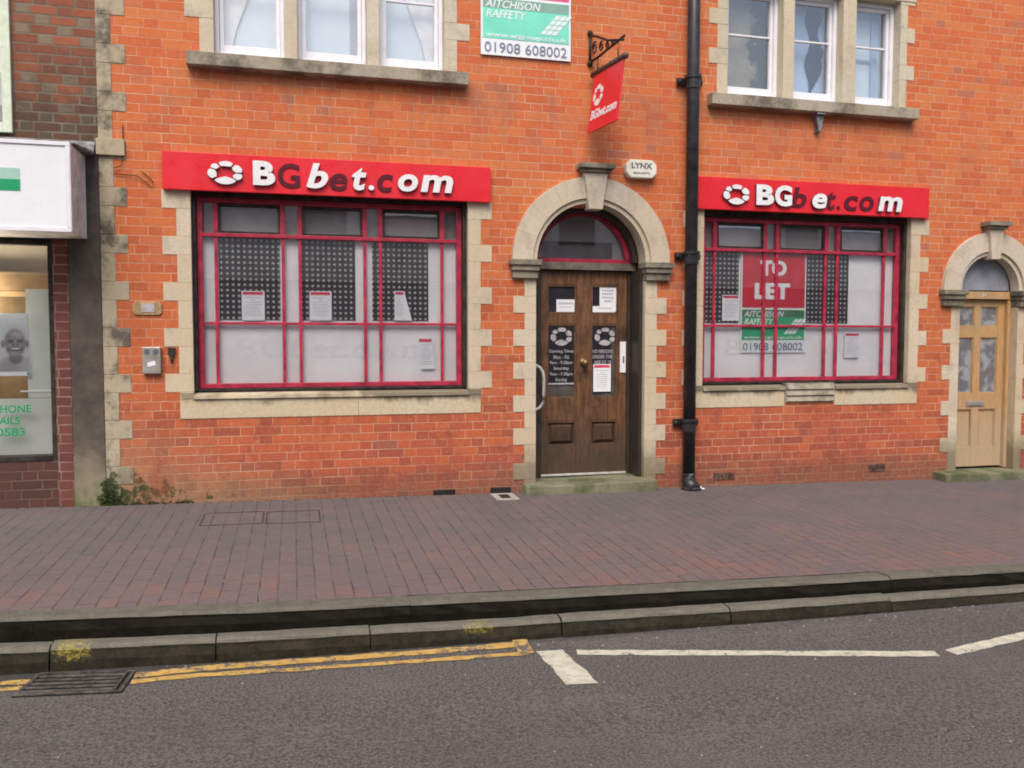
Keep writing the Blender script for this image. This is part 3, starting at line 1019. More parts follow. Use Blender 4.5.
for (ox, sh, tl) in ((0.0, 0, -1.06), (4.755, 4.755, 3.70)):
    mb = MB()
    tooth_col(mb, -0.945 + ox, -0.832 + ox, tl, 0.977, 2.735, ser, 0.155, -0.005, 0.355)
    add('stone_jamb', mb, 'stone', bld, bevel=0.0015)
    mb = MB()
    tooth_col(mb, 1.558 + ox, 1.675 + ox, 1.78 + ox, 0.977, 2.735, ser, 0.155, -0.005, 0.355)
    add('stone_jamb', mb, 'stone', bld, bevel=0.0015)
    # sill: pale stone blocks under the opening, weathered sloping top
    mb = MB()
    cuts = [-0.945, 0.555, 1.675] if ox == 0 else [-0.945, 0.09, 0.67, 1.675]
    for a, b in zip(cuts, cuts[1:]):
        if ox and a == 0.09:
            continue
        if ox:
            mb = MB()
        mb.box(a + ox + 0.001, b + ox - 0.001, -0.008, 0.06, 0.757, 0.925)
        a2, b2 = max(a, -0.832), min(b, 1.558)
        mb.poly([(a2 + ox, -0.030, 0.926), (b2 + ox, -0.030, 0.926), (b2 + ox, -0.022, 0.958), (a2 + ox, -0.022, 0.958), (b2 + ox, 0.14, 0.985), (a2 + ox, 0.14, 0.985), (b2 + ox, 0.14, 0.926), (a2 + ox, 0.14, 0.926)],
                [(0, 1, 2, 3), (3, 2, 4, 5), (0, 7, 6, 1), (5, 4, 6, 7), (0, 3, 5, 7), (1, 6, 4, 2)])
        if a == -0.945:
            mb.box(a + ox, -0.832 + ox, -0.008, 0.06, 0.927, 0.975)
        if b == 1.675:
            mb.box(1.558 + ox, b + ox, -0.008, 0.06, 0.927, 0.975)
        if ox:
            add('window_sill', mb, 'stainsill', bld, bevel=0.004)
    if not ox:
        add('window_sill', mb, 'stainsill', bld, bevel=0.004)
    if ox:
        mb = MB()
        mb.box(4.85, 5.42, -0.010, 0.05, 0.79, 0.99)
        for k in range(3):
            zt = 0.80 + 0.062 * k
            mb.poly([(4.86, -0.012, zt), (5.41, -0.012, zt), (5.41, -0.030, zt + 0.008), (4.86, -0.030, zt + 0.008), (5.41, -0.012, zt + 0.055), (4.86, -0.012, zt + 0.055)],
                    [(0, 1, 2, 3), (3, 2, 4, 5), (0, 3, 5), (1, 4, 2)])
        add('wall_vent', mb, 'sillstone', bld, label='weathered louvred panel set in the middle of the sill')


# arched doorways
def arch(cx, zs, ri, ro, jl, jr, tl, tr, tops, th, key, jz):
    mb = MB()
    # voussoirs, a hair apart, with a chamfered inner roll
    N = 9
    for k in range(N):
        a0, a1 = 180.0 * k / N, 180.0 * (k + 1) / N
        mb.arc(cx, zs, ri + 0.045, ro, a0 + 0.04, a1 - 0.04, -0.045, 0.05, 7)
        mb.arc(cx, zs, ri, ri + 0.0445, a0 + 0.04, a1 - 0.04, -0.020, 0.155 if ri > 0.45 else 0.10, 7)
    ar = add('door_arch', mb, 'archstone', bld, bevel=0.0012)
    x0, x1, x2, x3, zb, zt = key
    mb = MB()
    mb.prism([(x0, zb), (x1, zb), (x3, zt), (x2, zt)], -0.085, 0.04)
    add('keystone', mb, 'archstone', ar, bevel=0.005)
    mb = MB()
    c = (x2 + x3) / 2
    w = (x3 - x2) / 2
    mb.box(c - w - 0.025, c + w + 0.025, -0.115, 0.02, zt + 0.001, zt + 0.032)
    mb.box(c - w - 0.055, c + w + 0.055, -0.15, 0.02, zt + 0.033, zt + 0.078)
    add('keystone_cap', mb, 'capstone', ar, bevel=0.004)
    for (a, b, s) in ((cx - ro, cx - ri, -1), (cx + ri, cx + ro, 1)):
        mb = MB()
        mb.box(a - 0.03, b + 0.03, -0.095, 0.10, zs - 0.055, zs - 0.002)
        mb.box(a - 0.012, b + 0.012, -0.075, 0.10, zs - 0.105, zs - 0.056)
        mb.box(a + 0.0, b + 0.0, -0.052, 0.10, zs - 0.175, zs - 0.106)
        add('impost', mb, 'capstone', ar, bevel=0.006)
    mb = MB()
    tooth_col(mb, jl[0], jl[1], tl, jz, zs - 0.177, tops, th, -0.007, 0.355)
    add('door_jamb', mb, 'stone', ar, bevel=0.0015)
    mb = MB()
    tooth_col(mb, jr[0], jr[1], tr, jz, zs - 0.177, tops, th, -0.007, 0.355)
    add('door_jamb', mb, 'stone', ar, bevel=0.0015)
    return ar


t1 = [1.84, 1.53, 1.22, 0.91, 0.60, 0.27]
arch(2.757, 2.18, 0.545, 0.787, (2.094, 2.205), (3.305, 3.43), 1.986, 3.53, t1, 0.155, (2.70, 2.835, 2.652, 2.885, 2.66, 3.0), -0.02)
t2 = [1.55, 1.162, 0.775, 0.375]
arch(7.33, 1.97, 0.375, 0.622, (6.84, 6.95), (7.71, 7.80), 6.74, 7.91, t2, 0.155, (7.275, 7.385, 7.24, 7.42, 2.30, 2.62), -0.10)

# steps
mb = MB()
mb.prism([(2.06, -0.12), (3.40, -0.12), (3.385, 0.085), (2.90, 0.074), (2.45, 0.070), (2.075, 0.078)], -0.16, 0.34)
add('door_step', mb, 'step', bld, bevel=0.012)
mb = MB()
mb.prism([(6.66, -0.2), (7.00, -0.2), (7.00, 0.015), (6.66, 0.02)], -0.20, 0.10)
mb.prism([(7.003, -0.2), (8.35, -0.2), (8.35, 0.0), (7.003, 0.005)], -0.19, 0.40)
add('door_step', mb, 'step', bld, bevel=0.012)


# ------------------------------------------------------------ shop windows
def shop_window(ox, lift, has_dots):
    X = lambda v: v + ox
    y0, y1 = 0.115, 0.165
    # lining
    mb = MB()
    a, b, z0, z1 = X(-0.828), X(1.554), 0.99, 2.718
    mb.box(a, a + 0.028, 0.058, 0.34, z0, z1)
    mb.box(b - 0.034, b, 0.058, 0.34, z0, z1)
    mb.box(a + 0.029, b - 0.035, 0.06, 0.34, 2.665, z1)
    mb.box(a + 0.029, b - 0.035, 0.07, 0.34, 0.987, 1.008)
    win = add('shop_window', mb, 'casing', bld, bevel=0.002)
    # red bars
    mb = MB()
    L, Rr, B, T = X(-0.798), X(1.518), 1.010, 2.662
    mb.box(L, L + 0.045, y0, y1, B, T)
    mb.box(Rr - 0.045, Rr, y0, y1, B, T)
    mb.box(L + 0.046, Rr - 0.046, y0, y1, T - 0.045, T)
    mb.box(L + 0.046, Rr - 0.046, y0 - 0.01, y1, B, B + 0.040)
    bars = [-0.645, -0.082, 0.062, 0.632, 0.772, 1.338]
    for q in bars:
        mb.box(X(q) - 0.014, X(q) + 0.014, y0 + 0.012, y1 - 0.012, B + 0.041, 2.3255)
        mb.box(X(q) - 0.021, X(q) + 0.021, y0 + 0.002, y1 - 0.010, 2.3585, T - 0.046)
    mb.box(L + 0.046, Rr - 0.046, y0 - 0.002, y1 - 0.008, 2.326, 2.358)
    segs = [L + 0.046] + sum([[X(q) - 0.0145, X(q) + 0.0145] for q in bars], []) + [Rr - 0.046]
    for i in range(0, len(segs), 2):
        mb.box(segs[i], segs[i + 1], y0 + 0.010, y1 - 0.012, 1.564, 1.588)
    add('frame', mb, 'redframe', win, bevel=0.003)
    # vents
    for (p, q, op) in zip((-0.620, 0.087, 0.797), (-0.107, 0.607, 1.313), lift):
        vb, vg = MB(), MB()
        p, q = X(p), X(q)
        zb, zt = 2.364, 2.606
        H = zt - zb
        ca, sa = math.cos(R(op)), math.sin(R(op))

        def pl(x, t, dep):    # t metres down from the hinge at the top, dep metres towards the room
            return (x, y0 + 0.012 - t * sa + dep * ca, zt - t * ca - dep * sa)
        for (xa, xb, ta, tb) in ((p, q, 0, 0.016), (p, q, H - 0.012, H), (p, p + 0.012, 0.016, H - 0.012), (q - 0.012, q, 0.016, H - 0.012)):
            v = [pl(xa, tb, 0), pl(xb, tb, 0), pl(xb, tb, 0.03), pl(xa, tb, 0.03), pl(xa, ta, 0), pl(xb, ta, 0), pl(xb, ta, 0.03), pl(xa, ta, 0.03)]
            vb.poly(v, [(0, 3, 2, 1), (4, 5, 6, 7), (0, 1, 5, 4), (1, 2, 6, 5), (2, 3, 7, 6), (3, 0, 4, 7)])
        vg.face([pl(p + 0.021, H - 0.022, 0.015), pl(q - 0.021, H - 0.022, 0.015), pl(q - 0.021, 0.021, 0.015), pl(p + 0.021, 0.021, 0.015)])
        add('vent_sash', vb, 'casing', win, bevel=0.001)
        add('vent_glass', vg, 'glass', win)
    mb = MB()
    mb.face([(L + 0.02, 0.1462, B + 0.02), (Rr - 0.02, 0.1462, B + 0.02), (Rr - 0.02, 0.1462, 2.34), (L + 0.02, 0.1462, 2.34)])
    segs = [L + 0.03] + sum([[X(q) - 0.02, X(q) + 0.02] for q in bars], []) + [Rr - 0.03]
    for i in (0, 4, 8, 12):
        mb.face([(segs[i], 0.1462, 2.35), (segs[i + 1], 0.1462, 2.35), (segs[i + 1], 0.1462, T - 0.03), (segs[i], 0.1462, T - 0.03)])
    add('glass', mb, 'glass', win)
    mb = MB()
    mb.box(L - 0.02, Rr + 0.02, 0.176, 0.180, B - 0.01, 2.345)
    add('frosted_film', mb, 'film', win)
    mb = MB()
    mb.box(L - 0.02, Rr + 0.02, 0.195, 0.198, 2.347, T + 0.02)
    add('blind', mb, 'grey_blind', win)
    for (a, b) in has_dots:
        mb = MB()
        mb.box(a, b, 0.170, 0.173, 1.608, 2.342)
        add('dotted_vinyl', mb, 'dots', win)
    mb = text_mb('BGbet.com', X(-0.50), X(1.12), 1.27, 1.45, 0.1735, 0.002, shear=0.1, bold=0.02)
    add('faint_lettering', mb, ['filmprint', 'filmprint'], win)
    return win


w1 = shop_window(0.0, (0, 0, 4), [(-0.625, -0.112), (0.066, 0.548), (0.70, 1.215)])
w2 = shop_window(4.755, (5, 0, 5), [(4.00, 4.405), (5.165, 5.69)])


# upper windows
def sash_windows(opens, ztop, ol, orr, xt, side):
    mb = MB()
    zb = 3.84
    # outer jambs with teeth, mullions and head
    tops = [z for z in (4.28, 4.66, 5.04)]
    mb.box(ol - 0.10, orr + 0.10, -0.012, 0.30, ztop + 0.002, ztop + 0.26)
    add('window_lintel', mb, 'lintelstone', bld, bevel=0.004)
    mb = MB()
    tooth_col(mb, ol, opens[0][0] - 0.001, ol - xt, 3.835, ztop, tops, 0.150, -0.006, 0.30)
    add('stone_jamb', mb, 'lintelstone', bld, bevel=0.003)
    mb = MB()
    tooth_col(mb, opens[-1][1] + 0.001, orr, orr + xt, 3.835, ztop, tops, 0.150, -0.006, 0.30)
    add('stone_jamb', mb, 'lintelstone', bld, bevel=0.003)
    for a, b in zip(opens, opens[1:]):
        mb = MB()
        mb.box(a[1] + 0.001, b[0] - 0.001, -0.010, 0.30, 3.835, ztop)
        add('stone_mullion', mb, 'lintelstone', bld, bevel=0.004)
    mb = MB()
    mb.poly([(ol - 0.10, -0.11, 3.712), (orr + 0.085, -0.11, 3.712), (orr + 0.085, -0.11, 3.822), (ol - 0.10, -0.11, 3.822), (orr + 0.085, 0.20, 3.832), (ol - 0.10, 0.20, 3.832), (orr + 0.085, 0.20, 3.712), (ol - 0.10, 0.20, 3.712)],
            [(0, 1, 2, 3), (3, 2, 4, 5), (0, 7, 6, 1), (5, 4, 6, 7), (0, 3, 5, 7), (1, 6, 4, 2)])
    add('window_sill', mb, 'sillstone', bld, bevel=0.006, label='projecting grey weathered upper window sill')
    for k, (a, b) in enumerate(opens):
        w = MB()
        f, s = 0.035, 0.035
        zt = ztop - 0.002
        y = 0.10
        w.box(a, a + f, y, y + 0.12, zb, zt)
        w.box(b - f, b, y, y + 0.12, zb, zt)
        w.box(a + f, b - f, y, y + 0.12, zt - 0.04, zt)
        w.box(a + f, b - f, y - 0.02, y + 0.12, zb, zb + 0.045)
        fr = add('sash_window', w, 'upvc', bld, bevel=0.004)
        w = MB()
        a2, b2 = a + f + 0.002, b - f - 0.002
        w.box(a2, a2 + s, y + 0.03, y + 0.07, zb + 0.047, zt - 0.042)
        w.box(b2 - s, b2, y + 0.03, y + 0.07, zb + 0.047, zt - 0.042)
        w.box(a2 + s, b2 - s, y + 0.03, y + 0.07, zb + 0.047, zb + 0.125)
        w.box(a2 + s, b2 - s, y + 0.03, y + 0.07, zt - 0.082, zt - 0.042)
        zbar = 4.475
        w.box(a2 + s, b2 - s, y + 0.034, y + 0.066, zbar - 0.009, zbar + 0.009)
        add('sash', w, 'upvc', fr, bevel=0.003)
        g = MB()
        g.face([(a2 + s - 0.01, y + 0.05, zb + 0.11), (b2 - s + 0.01, y + 0.05, zb + 0.11), (b2 - s + 0.01, y + 0.05, zt - 0.06), (a2 + s - 0.01, y + 0.05, zt - 0.06)])
        add('glass', g, 'glass', fr)
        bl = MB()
        m = 'blueblind' if side == 'L' else ('mottle', 'bluewall', 'blueblind')[k]  # backing colours paint in the sky and tree reflections
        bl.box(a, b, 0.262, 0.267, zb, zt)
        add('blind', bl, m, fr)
        cu = MB()
        if side == 'L' and k != 1:
            s2 = 1 if k == 0 else -1
            xo = a if k == 0 else b
            cu.prism([(xo, 4.02), (xo + s2 * 0.13, 3.98), (xo + s2 * 0.17, 4.15), (xo + s2 * 0.34, 4.6), (xo + s2 * 0.42, zt), (xo, zt)], 0.235, 0.24)
            add('net_curtain', cu, 'net', fr)
        elif side == 'L':
            cu.box(b - 0.13, b - 0.075, 0.25, 0.26, zb + 0.1, zt)
            add('curtain_edge', cu, 'print', fr)
        elif k == 1:
            pts = []
            for i in range(13):
                z = 3.95 + i * 0.08
                pts.append((5.20 + 0.03 * math.sin(i * 1.1), z))
            pr = [(5.20 + 0.10 + 0.07 * math.sin(i * 0.75 - 1.5) + (0.08 if 5 < i < 11 else 0), 3.95 + i * 0.08) for i in range(13)]
            cu.prism(pts[::-1] + pr, 0.24, 0.25)
            add('dark_curtain', cu, 'darkcurtain', fr)
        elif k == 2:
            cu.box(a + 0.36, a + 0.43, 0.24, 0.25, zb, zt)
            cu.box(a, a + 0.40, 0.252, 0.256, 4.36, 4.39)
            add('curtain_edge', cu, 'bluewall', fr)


sash_windows([(-0.62, -0.045), (0.064, 0.655), (0.765, 1.345)], 5.0, -0.735, 1.46, 0.115, 'L')
sash_windows([(4.155, 4.76), (4.885, 5.44), (5.595, 6.12)], 4.925, 4.04, 6.205, 0.09, 'R')

# ------------------------------------------------------------ front door
mb = MB()
mb.box(2.206, 2.338, 0.265, 0.36, 0.075, 2.115)
mb.box(3.272, 3.303, 0.05, 0.36, 0.085, 2.115)
mb.box(3.240, 3.271, 0.285, 0.36, 0.085, 2.115)
mb.arc(2.757, 2.18, 0.495, 0.543, 1, 179, 0.162, 0.36, 28)
door = add('front_door', mb, 'doorpost', bld, bevel=0.003)
mb = MB()
mb.box(2.20, 3.31, 0.235, 0.36, 2.117, 2.188)
add('transom', mb, 'transom', door, bevel=0.004)
# leaf
rails = [(0.092, 0.378), (0.628, 0.850), (1.590, 1.690), (1.975, 2.112)]
mb = MB()
for (a, b) in ((2.340, 2.405), (2.710, 2.862), (3.148, 3.238)):
    mb.box(a, b, 0.300, 0.345, 0.092, 2.112)
for z0, z1 in rails:
    mb.box(2.4055, 2.7095, 0.302, 0.343, z0, z1)
    mb.box(2.8625, 3.1475, 0.302, 0.343, z0, z1)
# mouldings round each panel
for (a, b) in ((2.405, 2.71), (2.862, 3.148)):
    for (c_, d_) in ((0.378, 0.628), (0.85, 1.59), (1.69, 1.975)):
        w = 0.018
        mb.box(a + 0.001, a + w, 0.307, 0.336, c_ + 0.001, d_ - 0.001)
        mb.box(b - w, b - 0.001, 0.307, 0.336, c_ + 0.001, d_ - 0.001)
        mb.box(a + w, b - w, 0.307, 0.336, c_ + 0.001, c_ + w)
        mb.box(a + w, b - w, 0.307, 0.336, d_ - w, d_ - 0.001)
add('door_leaf', mb, 'doorwood', door, bevel=0.003)
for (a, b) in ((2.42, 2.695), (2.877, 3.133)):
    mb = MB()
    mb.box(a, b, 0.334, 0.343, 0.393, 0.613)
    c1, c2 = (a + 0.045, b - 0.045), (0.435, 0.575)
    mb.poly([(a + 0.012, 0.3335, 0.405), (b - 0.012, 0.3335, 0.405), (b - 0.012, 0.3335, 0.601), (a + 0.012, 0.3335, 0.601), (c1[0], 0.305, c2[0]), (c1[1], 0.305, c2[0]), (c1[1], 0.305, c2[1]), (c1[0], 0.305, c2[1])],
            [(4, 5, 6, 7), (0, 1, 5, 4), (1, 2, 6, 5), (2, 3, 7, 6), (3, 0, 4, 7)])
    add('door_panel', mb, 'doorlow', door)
for (a, b) in ((2.418, 2.697), (2.875, 3.135)):
    for (c_, d_) in ((0.864, 1.576), (1.704, 1.961)):
        mb = MB()
        mb.face([(a, 0.320, c_), (b, 0.320, c_), (b, 0.320, d_), (a, 0.320, d_)])
        add('door_glass', mb, 'glass', door)
for q in ((2.418, 2.697, 0.330, 0.333, 1.704, 1.961), (2.875, 3.135, 0.330, 0.333, 1.704, 1.961), (2.420, 2.695, 0.324, 0.327, 1.005, 1.576), (2.880, 3.085, 0.324, 0.327, 0.90, 1.576)):
    mb = MB()
    mb.box(*q)
    add('black_film', mb, 'black', door)
mb = MB()
mb.box(2.418, 2.697, 0.330, 0.333, 0.864, 1.004)
add('grey_pane_backing', mb, 'transom', door)
mb = MB()
mb.box(3.086, 3.135, 0.330, 0.333, 0.864, 1.576)
mb.box(2.875, 3.0855, 0.330, 0.333, 0.864, 0.899)
add('grey_pane_backing', mb, 'transom', door)
for q in ((2.445, 2.672), (2.903, 3.125)):
    mb = emblem_mb(q[0], q[1], 1.375, 1.555, 0.314, 0.003)
    add('emblem', mb, ['mauve', 'mauve'], door)
mb = MB()
for i, (t, w) in enumerate((('Opening Times', 0.255), ('Mon - Fri', 0.16), ('9am - 9.30pm', 0.235), ('Saturday', 0.16), ('9am - 7.30pm', 0.235), ('Sunday', 0.12))):
    zc = 1.318 - i * 0.0565
    text_mb(t, 2.557 - w / 2, 2.557 + w / 2, zc - 0.02, zc + 0.02, 0.3145, 0.002, mb=mb, bold=0.012)
add('opening_times_lettering', mb, ['mauve', 'mauve'], door)
mb = MB()
mb.box(2.425, 2.69, 0.3145, 0.317, 0.992, 1.008)
add('film_edge', mb, 'mauve', door)
mb = MB()
for i, (t, w) in enumerate((('NO PERSONS', 0.215), ('UNDER THE', 0.205), ('AGE OF 18', 0.18))):
    zc = 1.318 - i * 0.054
    text_mb(t, 2.990 - w / 2, 2.990 + w / 2, zc - 0.018, zc + 0.018, 0.3145, 0.002, mb=mb, bold=0.012)
add('age_limit_lettering', mb, ['mauve', 'mauve'], door)
mb = MB()
mb.box(2.34, 3.238, 0.284, 0.298, 0.086, 0.106)
add('weather_bar', mb, 'weather', door, bevel=0.003)
mb = MB()
mb.tube([(2.784, 0.300, 1.208), (2.784, 0.262, 1.208)], [0.024, 0.018], 14)
mb.sphere((2.784, 0.240, 1.208), (0.036, 0.030, 0.036), 14)
mb.disc(2.784, 1.208, 0.042, 0.292, 0.2995)
add('door_knob', mb, 'brass', door, smooth=True)
mb = MB()
mb.box(3.168, 3.228, 0.288, 0.2995, 1.105, 1.415)
mb.box(3.195, 3.212, 0.284, 0.2875, 1.20, 1.27, 1)
add('lock_plate', mb, ['paper', 'printdark'], door, bevel=0.002)
mb = MB()
path = [(2.206, 0.14, 1.19), (2.25, 0.14, 1.188), (2.29, 0.14, 1.165), (2.318, 0.14, 1.12), (2.328, 0.14, 1.06), (2.328, 0.14, 0.90), (2.318, 0.14, 0.83), (2.29, 0.14, 0.785), (2.25, 0.14, 0.762), (2.206, 0.14, 0.758)]
mb.tube(path, 0.014, 10)
add('grab_handle', mb, 'weather', door, smooth=True, label='curved white-grey tubular pull handle at the left of the door')
# fanlight
mb = MB()
mb.arc(2.757, 2.19, 0.452, 0.4935, 3, 177, 0.255, 0.30, 30)
mb.box(2.264, 3.25, 0.255, 0.30, 2.190, 2.228)
fan = add('fanlight', mb, 'redframe', door, bevel=0.002)
mb = MB()
pts = [(2.757 + 0.455 * math.cos(R(a)), 2.20 + 0.455 * math.sin(R(a))) for a in range(0, 181, 8)]
mb.face([(p[0], 0.278, p[1]) for p in pts])
add('fanlight_glass', mb, 'glass', fan)
mb = MB()
mb.prism([(p[0], p[1]) for p in pts], 0.350, 0.355)
add('fanlight_backing', mb, 'grey_blind', fan)
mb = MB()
mb.box(2.36, 3.09, 0.330, 0.338, 2.235, 2.40)  # dark board added to imitate dark reflections in the fanlight
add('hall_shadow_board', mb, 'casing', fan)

# second (right-hand) door, pale wood
mb = MB()
mb.box(6.952, 6.985, 0.085, 0.20, 0.012, 1.879)
mb.box(7.668, 7.708, 0.085, 0.20, 0.012, 1.879)
mb.box(6.951, 7.709, 0.075, 0.20, 1.881, 1.962)
d2 = add('panelled_door', mb, 'lightwood', bld, bevel=0.004)
xa = [(6.987, 7.060), (7.265, 7.355), (7.580, 7.666)]
mb = MB()
for a, b in xa:
    mb.box(a, b, 0.130, 0.170, 0.030, 1.877)
for z0, z1 in ((0.030, 0.250), (0.666, 0.845), (1.46, 1.583), (1.80, 1.877)):
    mb.box(7.0605, 7.2645, 0.132, 0.168, z0, z1)
    mb.box(7.3555, 7.5795, 0.132, 0.168, z0, z1)
for a, b in ((7.060, 7.265), (7.355, 7.580)):
    mb.box(a + 0.012, b - 0.012, 0.152, 0.160, 0.262, 0.654)
    for z0, z1 in ((0.250, 0.666), (0.845, 1.46), (1.583, 1.80)):
        w = 0.011
        mb.box(a + 0.001, a + w, 0.140, 0.163, z0 + 0.001, z1 - 0.001)
        mb.box(b - w, b - 0.001, 0.140, 0.163, z0 + 0.001, z1 - 0.001)
        mb.box(a + w, b - w, 0.140, 0.163, z0 + 0.001, z0 + w)
        mb.box(a + w, b - w, 0.140, 0.163, z1 - w, z1 - 0.001)
add('door_leaf', mb, 'lightwood', d2, bevel=0.002)
n = NM('leaded_figured_glass', 0.25, 0.5)
f = n.noise(7, 2, 0.5)
c = n.mix(n.mapr(f, 0.40, 0.60), (0.15, 0.155, 0.17), (0.32, 0.33, 0.35))
n.col(n.mix(n.mapr(n.noise(6, 3), 0.5, 0.62), c, (0.17, 0.15, 0.15)))
n.bump(f, 0.4, 0.01)
MT['figured'] = n.m
for a, b in ((7.071, 7.254), (7.366, 7.569)):
    for c_, d_ in ((0.856, 1.449), (1.594, 1.789)):
        mb = MB()
        mb.box(a, b, 0.150, 0.156, c_, d_)
        add('door_glass', mb, 'figured', d2)
mb = MB()
mb.box(7.185, 7.425, 0.121, 0.1295, 0.700, 0.760)
mb.box(7.205, 7.405, 0.115, 0.1205, 0.712, 0.748)
add('letter_slot', mb, 'steel', d2, bevel=0.002)
mb = MB()
mb.prism([(7.33 + 0.372 * math.cos(R(a)), 1.978 + 0.372 * math.sin(R(a))) for a in range(0, 181, 9)], 0.115, 0.122)
n = NM('dusty_blue_grey_glass', 0.35, 0.5)
n.col(n.mix(n.mapr(n.noise(4, 4), 0.3, 0.7), (0.19, 0.21, 0.26), (0.30, 0.32, 0.36)))
MT['dusty'] = n.m
add('fanlight_glass', mb, 'dusty', d2)
mb = text_mb('24', 7.30, 7.365, 1.905, 1.945, 0.071, 0.003, bold=0.01)
add('door_number', mb, ['weather', 'weather'], d2)


# ------------------------------------------------------------ red fascia signs with raised letters
def fascia(x0, x1, z0, z1, em, letters, label):
    t = thing('fascia_sign', label, 'shop sign', ((x0 + x1) / 2, -0.04, z0), 'red fascia signs over the shop windows')
    mb = MB()
    mb.box(x0, x1, -0.062, -0.011, z0, z1)
    add('sign_panel', mb, 'red', t, bevel=0.003)
    mb = emblem_mb(em[0], em[1], em[2], em[3], -0.095, 0.028)
    add('emblem', mb, ['letter', 'letterside'], t, label='ring of six white wedges, the sign emblem')
    for (ch, a, b, zb, zt, white, sh) in letters:
        if white:
            mb = text_mb(ch, a, b, zb, zt, -0.097, 0.030, shear=sh, bold=(0.045 if ch in 'BG' else 0.032), res=4)
            add('letter', mb, ['letter', 'letterside'], t)
        else:
            mb = text_mb(ch, a, b, zb, zt, -0.070, 0.0075, shear=sh, bold=0.022, res=4)
            add('letter', mb, ['ghost', 'ghost'], t, label='dark bare mount of a missing letter')
    return t


fascia(-1.043, 1.757, 2.687, 3.000, (-0.685, -0.397, 2.74, 2.935), [
    ('B', -0.318, -0.136, 2.745, 2.950, 1, 0), ('G', -0.117, 0.068, 2.735, 2.945, 0, 0), ('b', 0.122, 0.306, 2.738, 2.953, 1, 0.25),
    ('e', 0.317, 0.470, 2.730, 2.880, 0, 0.15), ('t', 0.509, 0.633, 2.737, 2.935, 1, 0.2), ('.', 0.650, 0.700, 2.742, 2.786, 1, 0),
    ('c', 0.729, 0.868, 2.735, 2.893, 0, 0.15), ('o', 0.909, 1.086, 2.744, 2.898, 1, 0.15), ('m', 1.110, 1.402, 2.748, 2.900, 1, 0.15)],
    'red fascia above the left shop window, its G, e and c missing their faces')
fascia(3.822, 6.478, 2.711, 3.022, (4.076, 4.366, 2.76, 2.955), [
    ('B', 4.437, 4.633, 2.765, 2.966, 1, 0), ('G', 4.642, 4.834, 2.760, 2.968, 1, 0), ('b', 4.841, 5.015, 2.757, 2.962, 0, 0.2),
    ('e', 5.064, 5.232, 2.755, 2.905, 1, 0.15), ('t', 5.236, 5.351, 2.752, 2.935, 0, 0.2), ('.', 5.366, 5.404, 2.757, 2.795, 0, 0),
    ('c', 5.450, 5.611, 2.750, 2.903, 0, 0.15), ('o', 5.631, 5.799, 2.752, 2.905, 0, 0.15), ('m', 5.832, 6.122, 2.757, 2.907, 1, 0.15)],
    'red fascia above the right shop window, its b, t, c and o missing their faces')


# ------------------------------------------------------------ estate agent boards
def board(x0, x1, z0, z1, yf, faded, label):
    t = thing('estate_agent_board', label, 'sign board', ((x0 + x1) / 2, yf, z0), 'estate agent boards')
    W, H = x1 - x0, z1 - z0
    U = lambda u: x0 + u * W
    V = lambda v: z0 + v * H
    red, gr, ol = ('pink', 'mint', 'mintgrey') if faded else ('bred', 'bgreen', 'bolive')
    y = yf
    mb = MB()
    mb.box(x0, x1, y, y + 0.010, z0, z1)
    add('backing', mb, 'bwhite', t)
    mb = MB()
    mb.box(U(0.022), U(0.978), y - 0.003, y - 0.0005, V(0.447), V(0.985))
    add('red_panel', mb, red, t)
    mb = MB()
    mb.box(U(0.022), U(0.978), y - 0.003, y - 0.0005, V(0.125), V(0.350))
    add('green_panel', mb, gr, t)
    mb = MB()
    mb.box(U(0.022), U(0.978), y - 0.0029, y - 0.0005, V(0.351), V(0.425))
    add('dark_green_panel', mb, ol, t)
    yy = y - 0.0055
    mb = MB()
    text_mb('TO', U(0.285), U(0.69), V(0.76), V(0.915), yy, 0.002, mb=mb, bold=0.05)
    text_mb('LET', U(0.205), U(0.745), V(0.53), V(0.69), yy, 0.002, mb=mb, bold=0.05)
    add('to_let_lettering', mb, ['bwhite', 'bwhite'], t)
    mb = MB()
    text_mb('AITCHISON', U(0.045), U(0.66), V(0.353), V(0.412), yy, 0.002, mb=mb, shear=0.25, bold=0.012)
    text_mb('RAFFETY', U(0.055), U(0.50), V(0.278), V(0.337), yy, 0.002, mb=mb, shear=0.25, bold=0.012)
    add('agent_name', mb, ['bwhite', 'bwhite'], t)
    mb = MB()
    text_mb('www.argroup.co.uk', U(0.05), U(0.95), V(0.128), V(0.168), yy, 0.002, mb=mb, bold=0.01)
    add('web_address', mb, ['bwhite', 'bwhite'], t)
    mb = MB()
    for i in range(3):
        for j in range(4):
            u0 = 0.655 + 0.062 * i + 0.048 * j
            v0 = 0.185 + 0.039 * j
            mb.prism([(U(u0), V(v0)), (U(u0 + 0.050), V(v0)), (U(u0 + 0.090), V(v0 + 0.033)), (U(u0 + 0.040), V(v0 + 0.033))], yy, yy + 0.002)
    add('agent_logo', mb, ['bwhite', 'bwhite'], t)
    mb = text_mb('01908 608002', U(0.04), U(0.955), V(0.022), V(0.097), yy, 0.002, bold=0.0)
    add('phone_number', mb, ['digits', 'digits'], t)
    return t


board(1.675, 2.530, 4.022, 5.22, -0.024, True, 'faded mint and pink estate agent board high on the brick wall')
board(4.425, 5.178, 1.303, 2.338, 0.158, False, 'red and green TO LET estate agent board behind the right shop window')


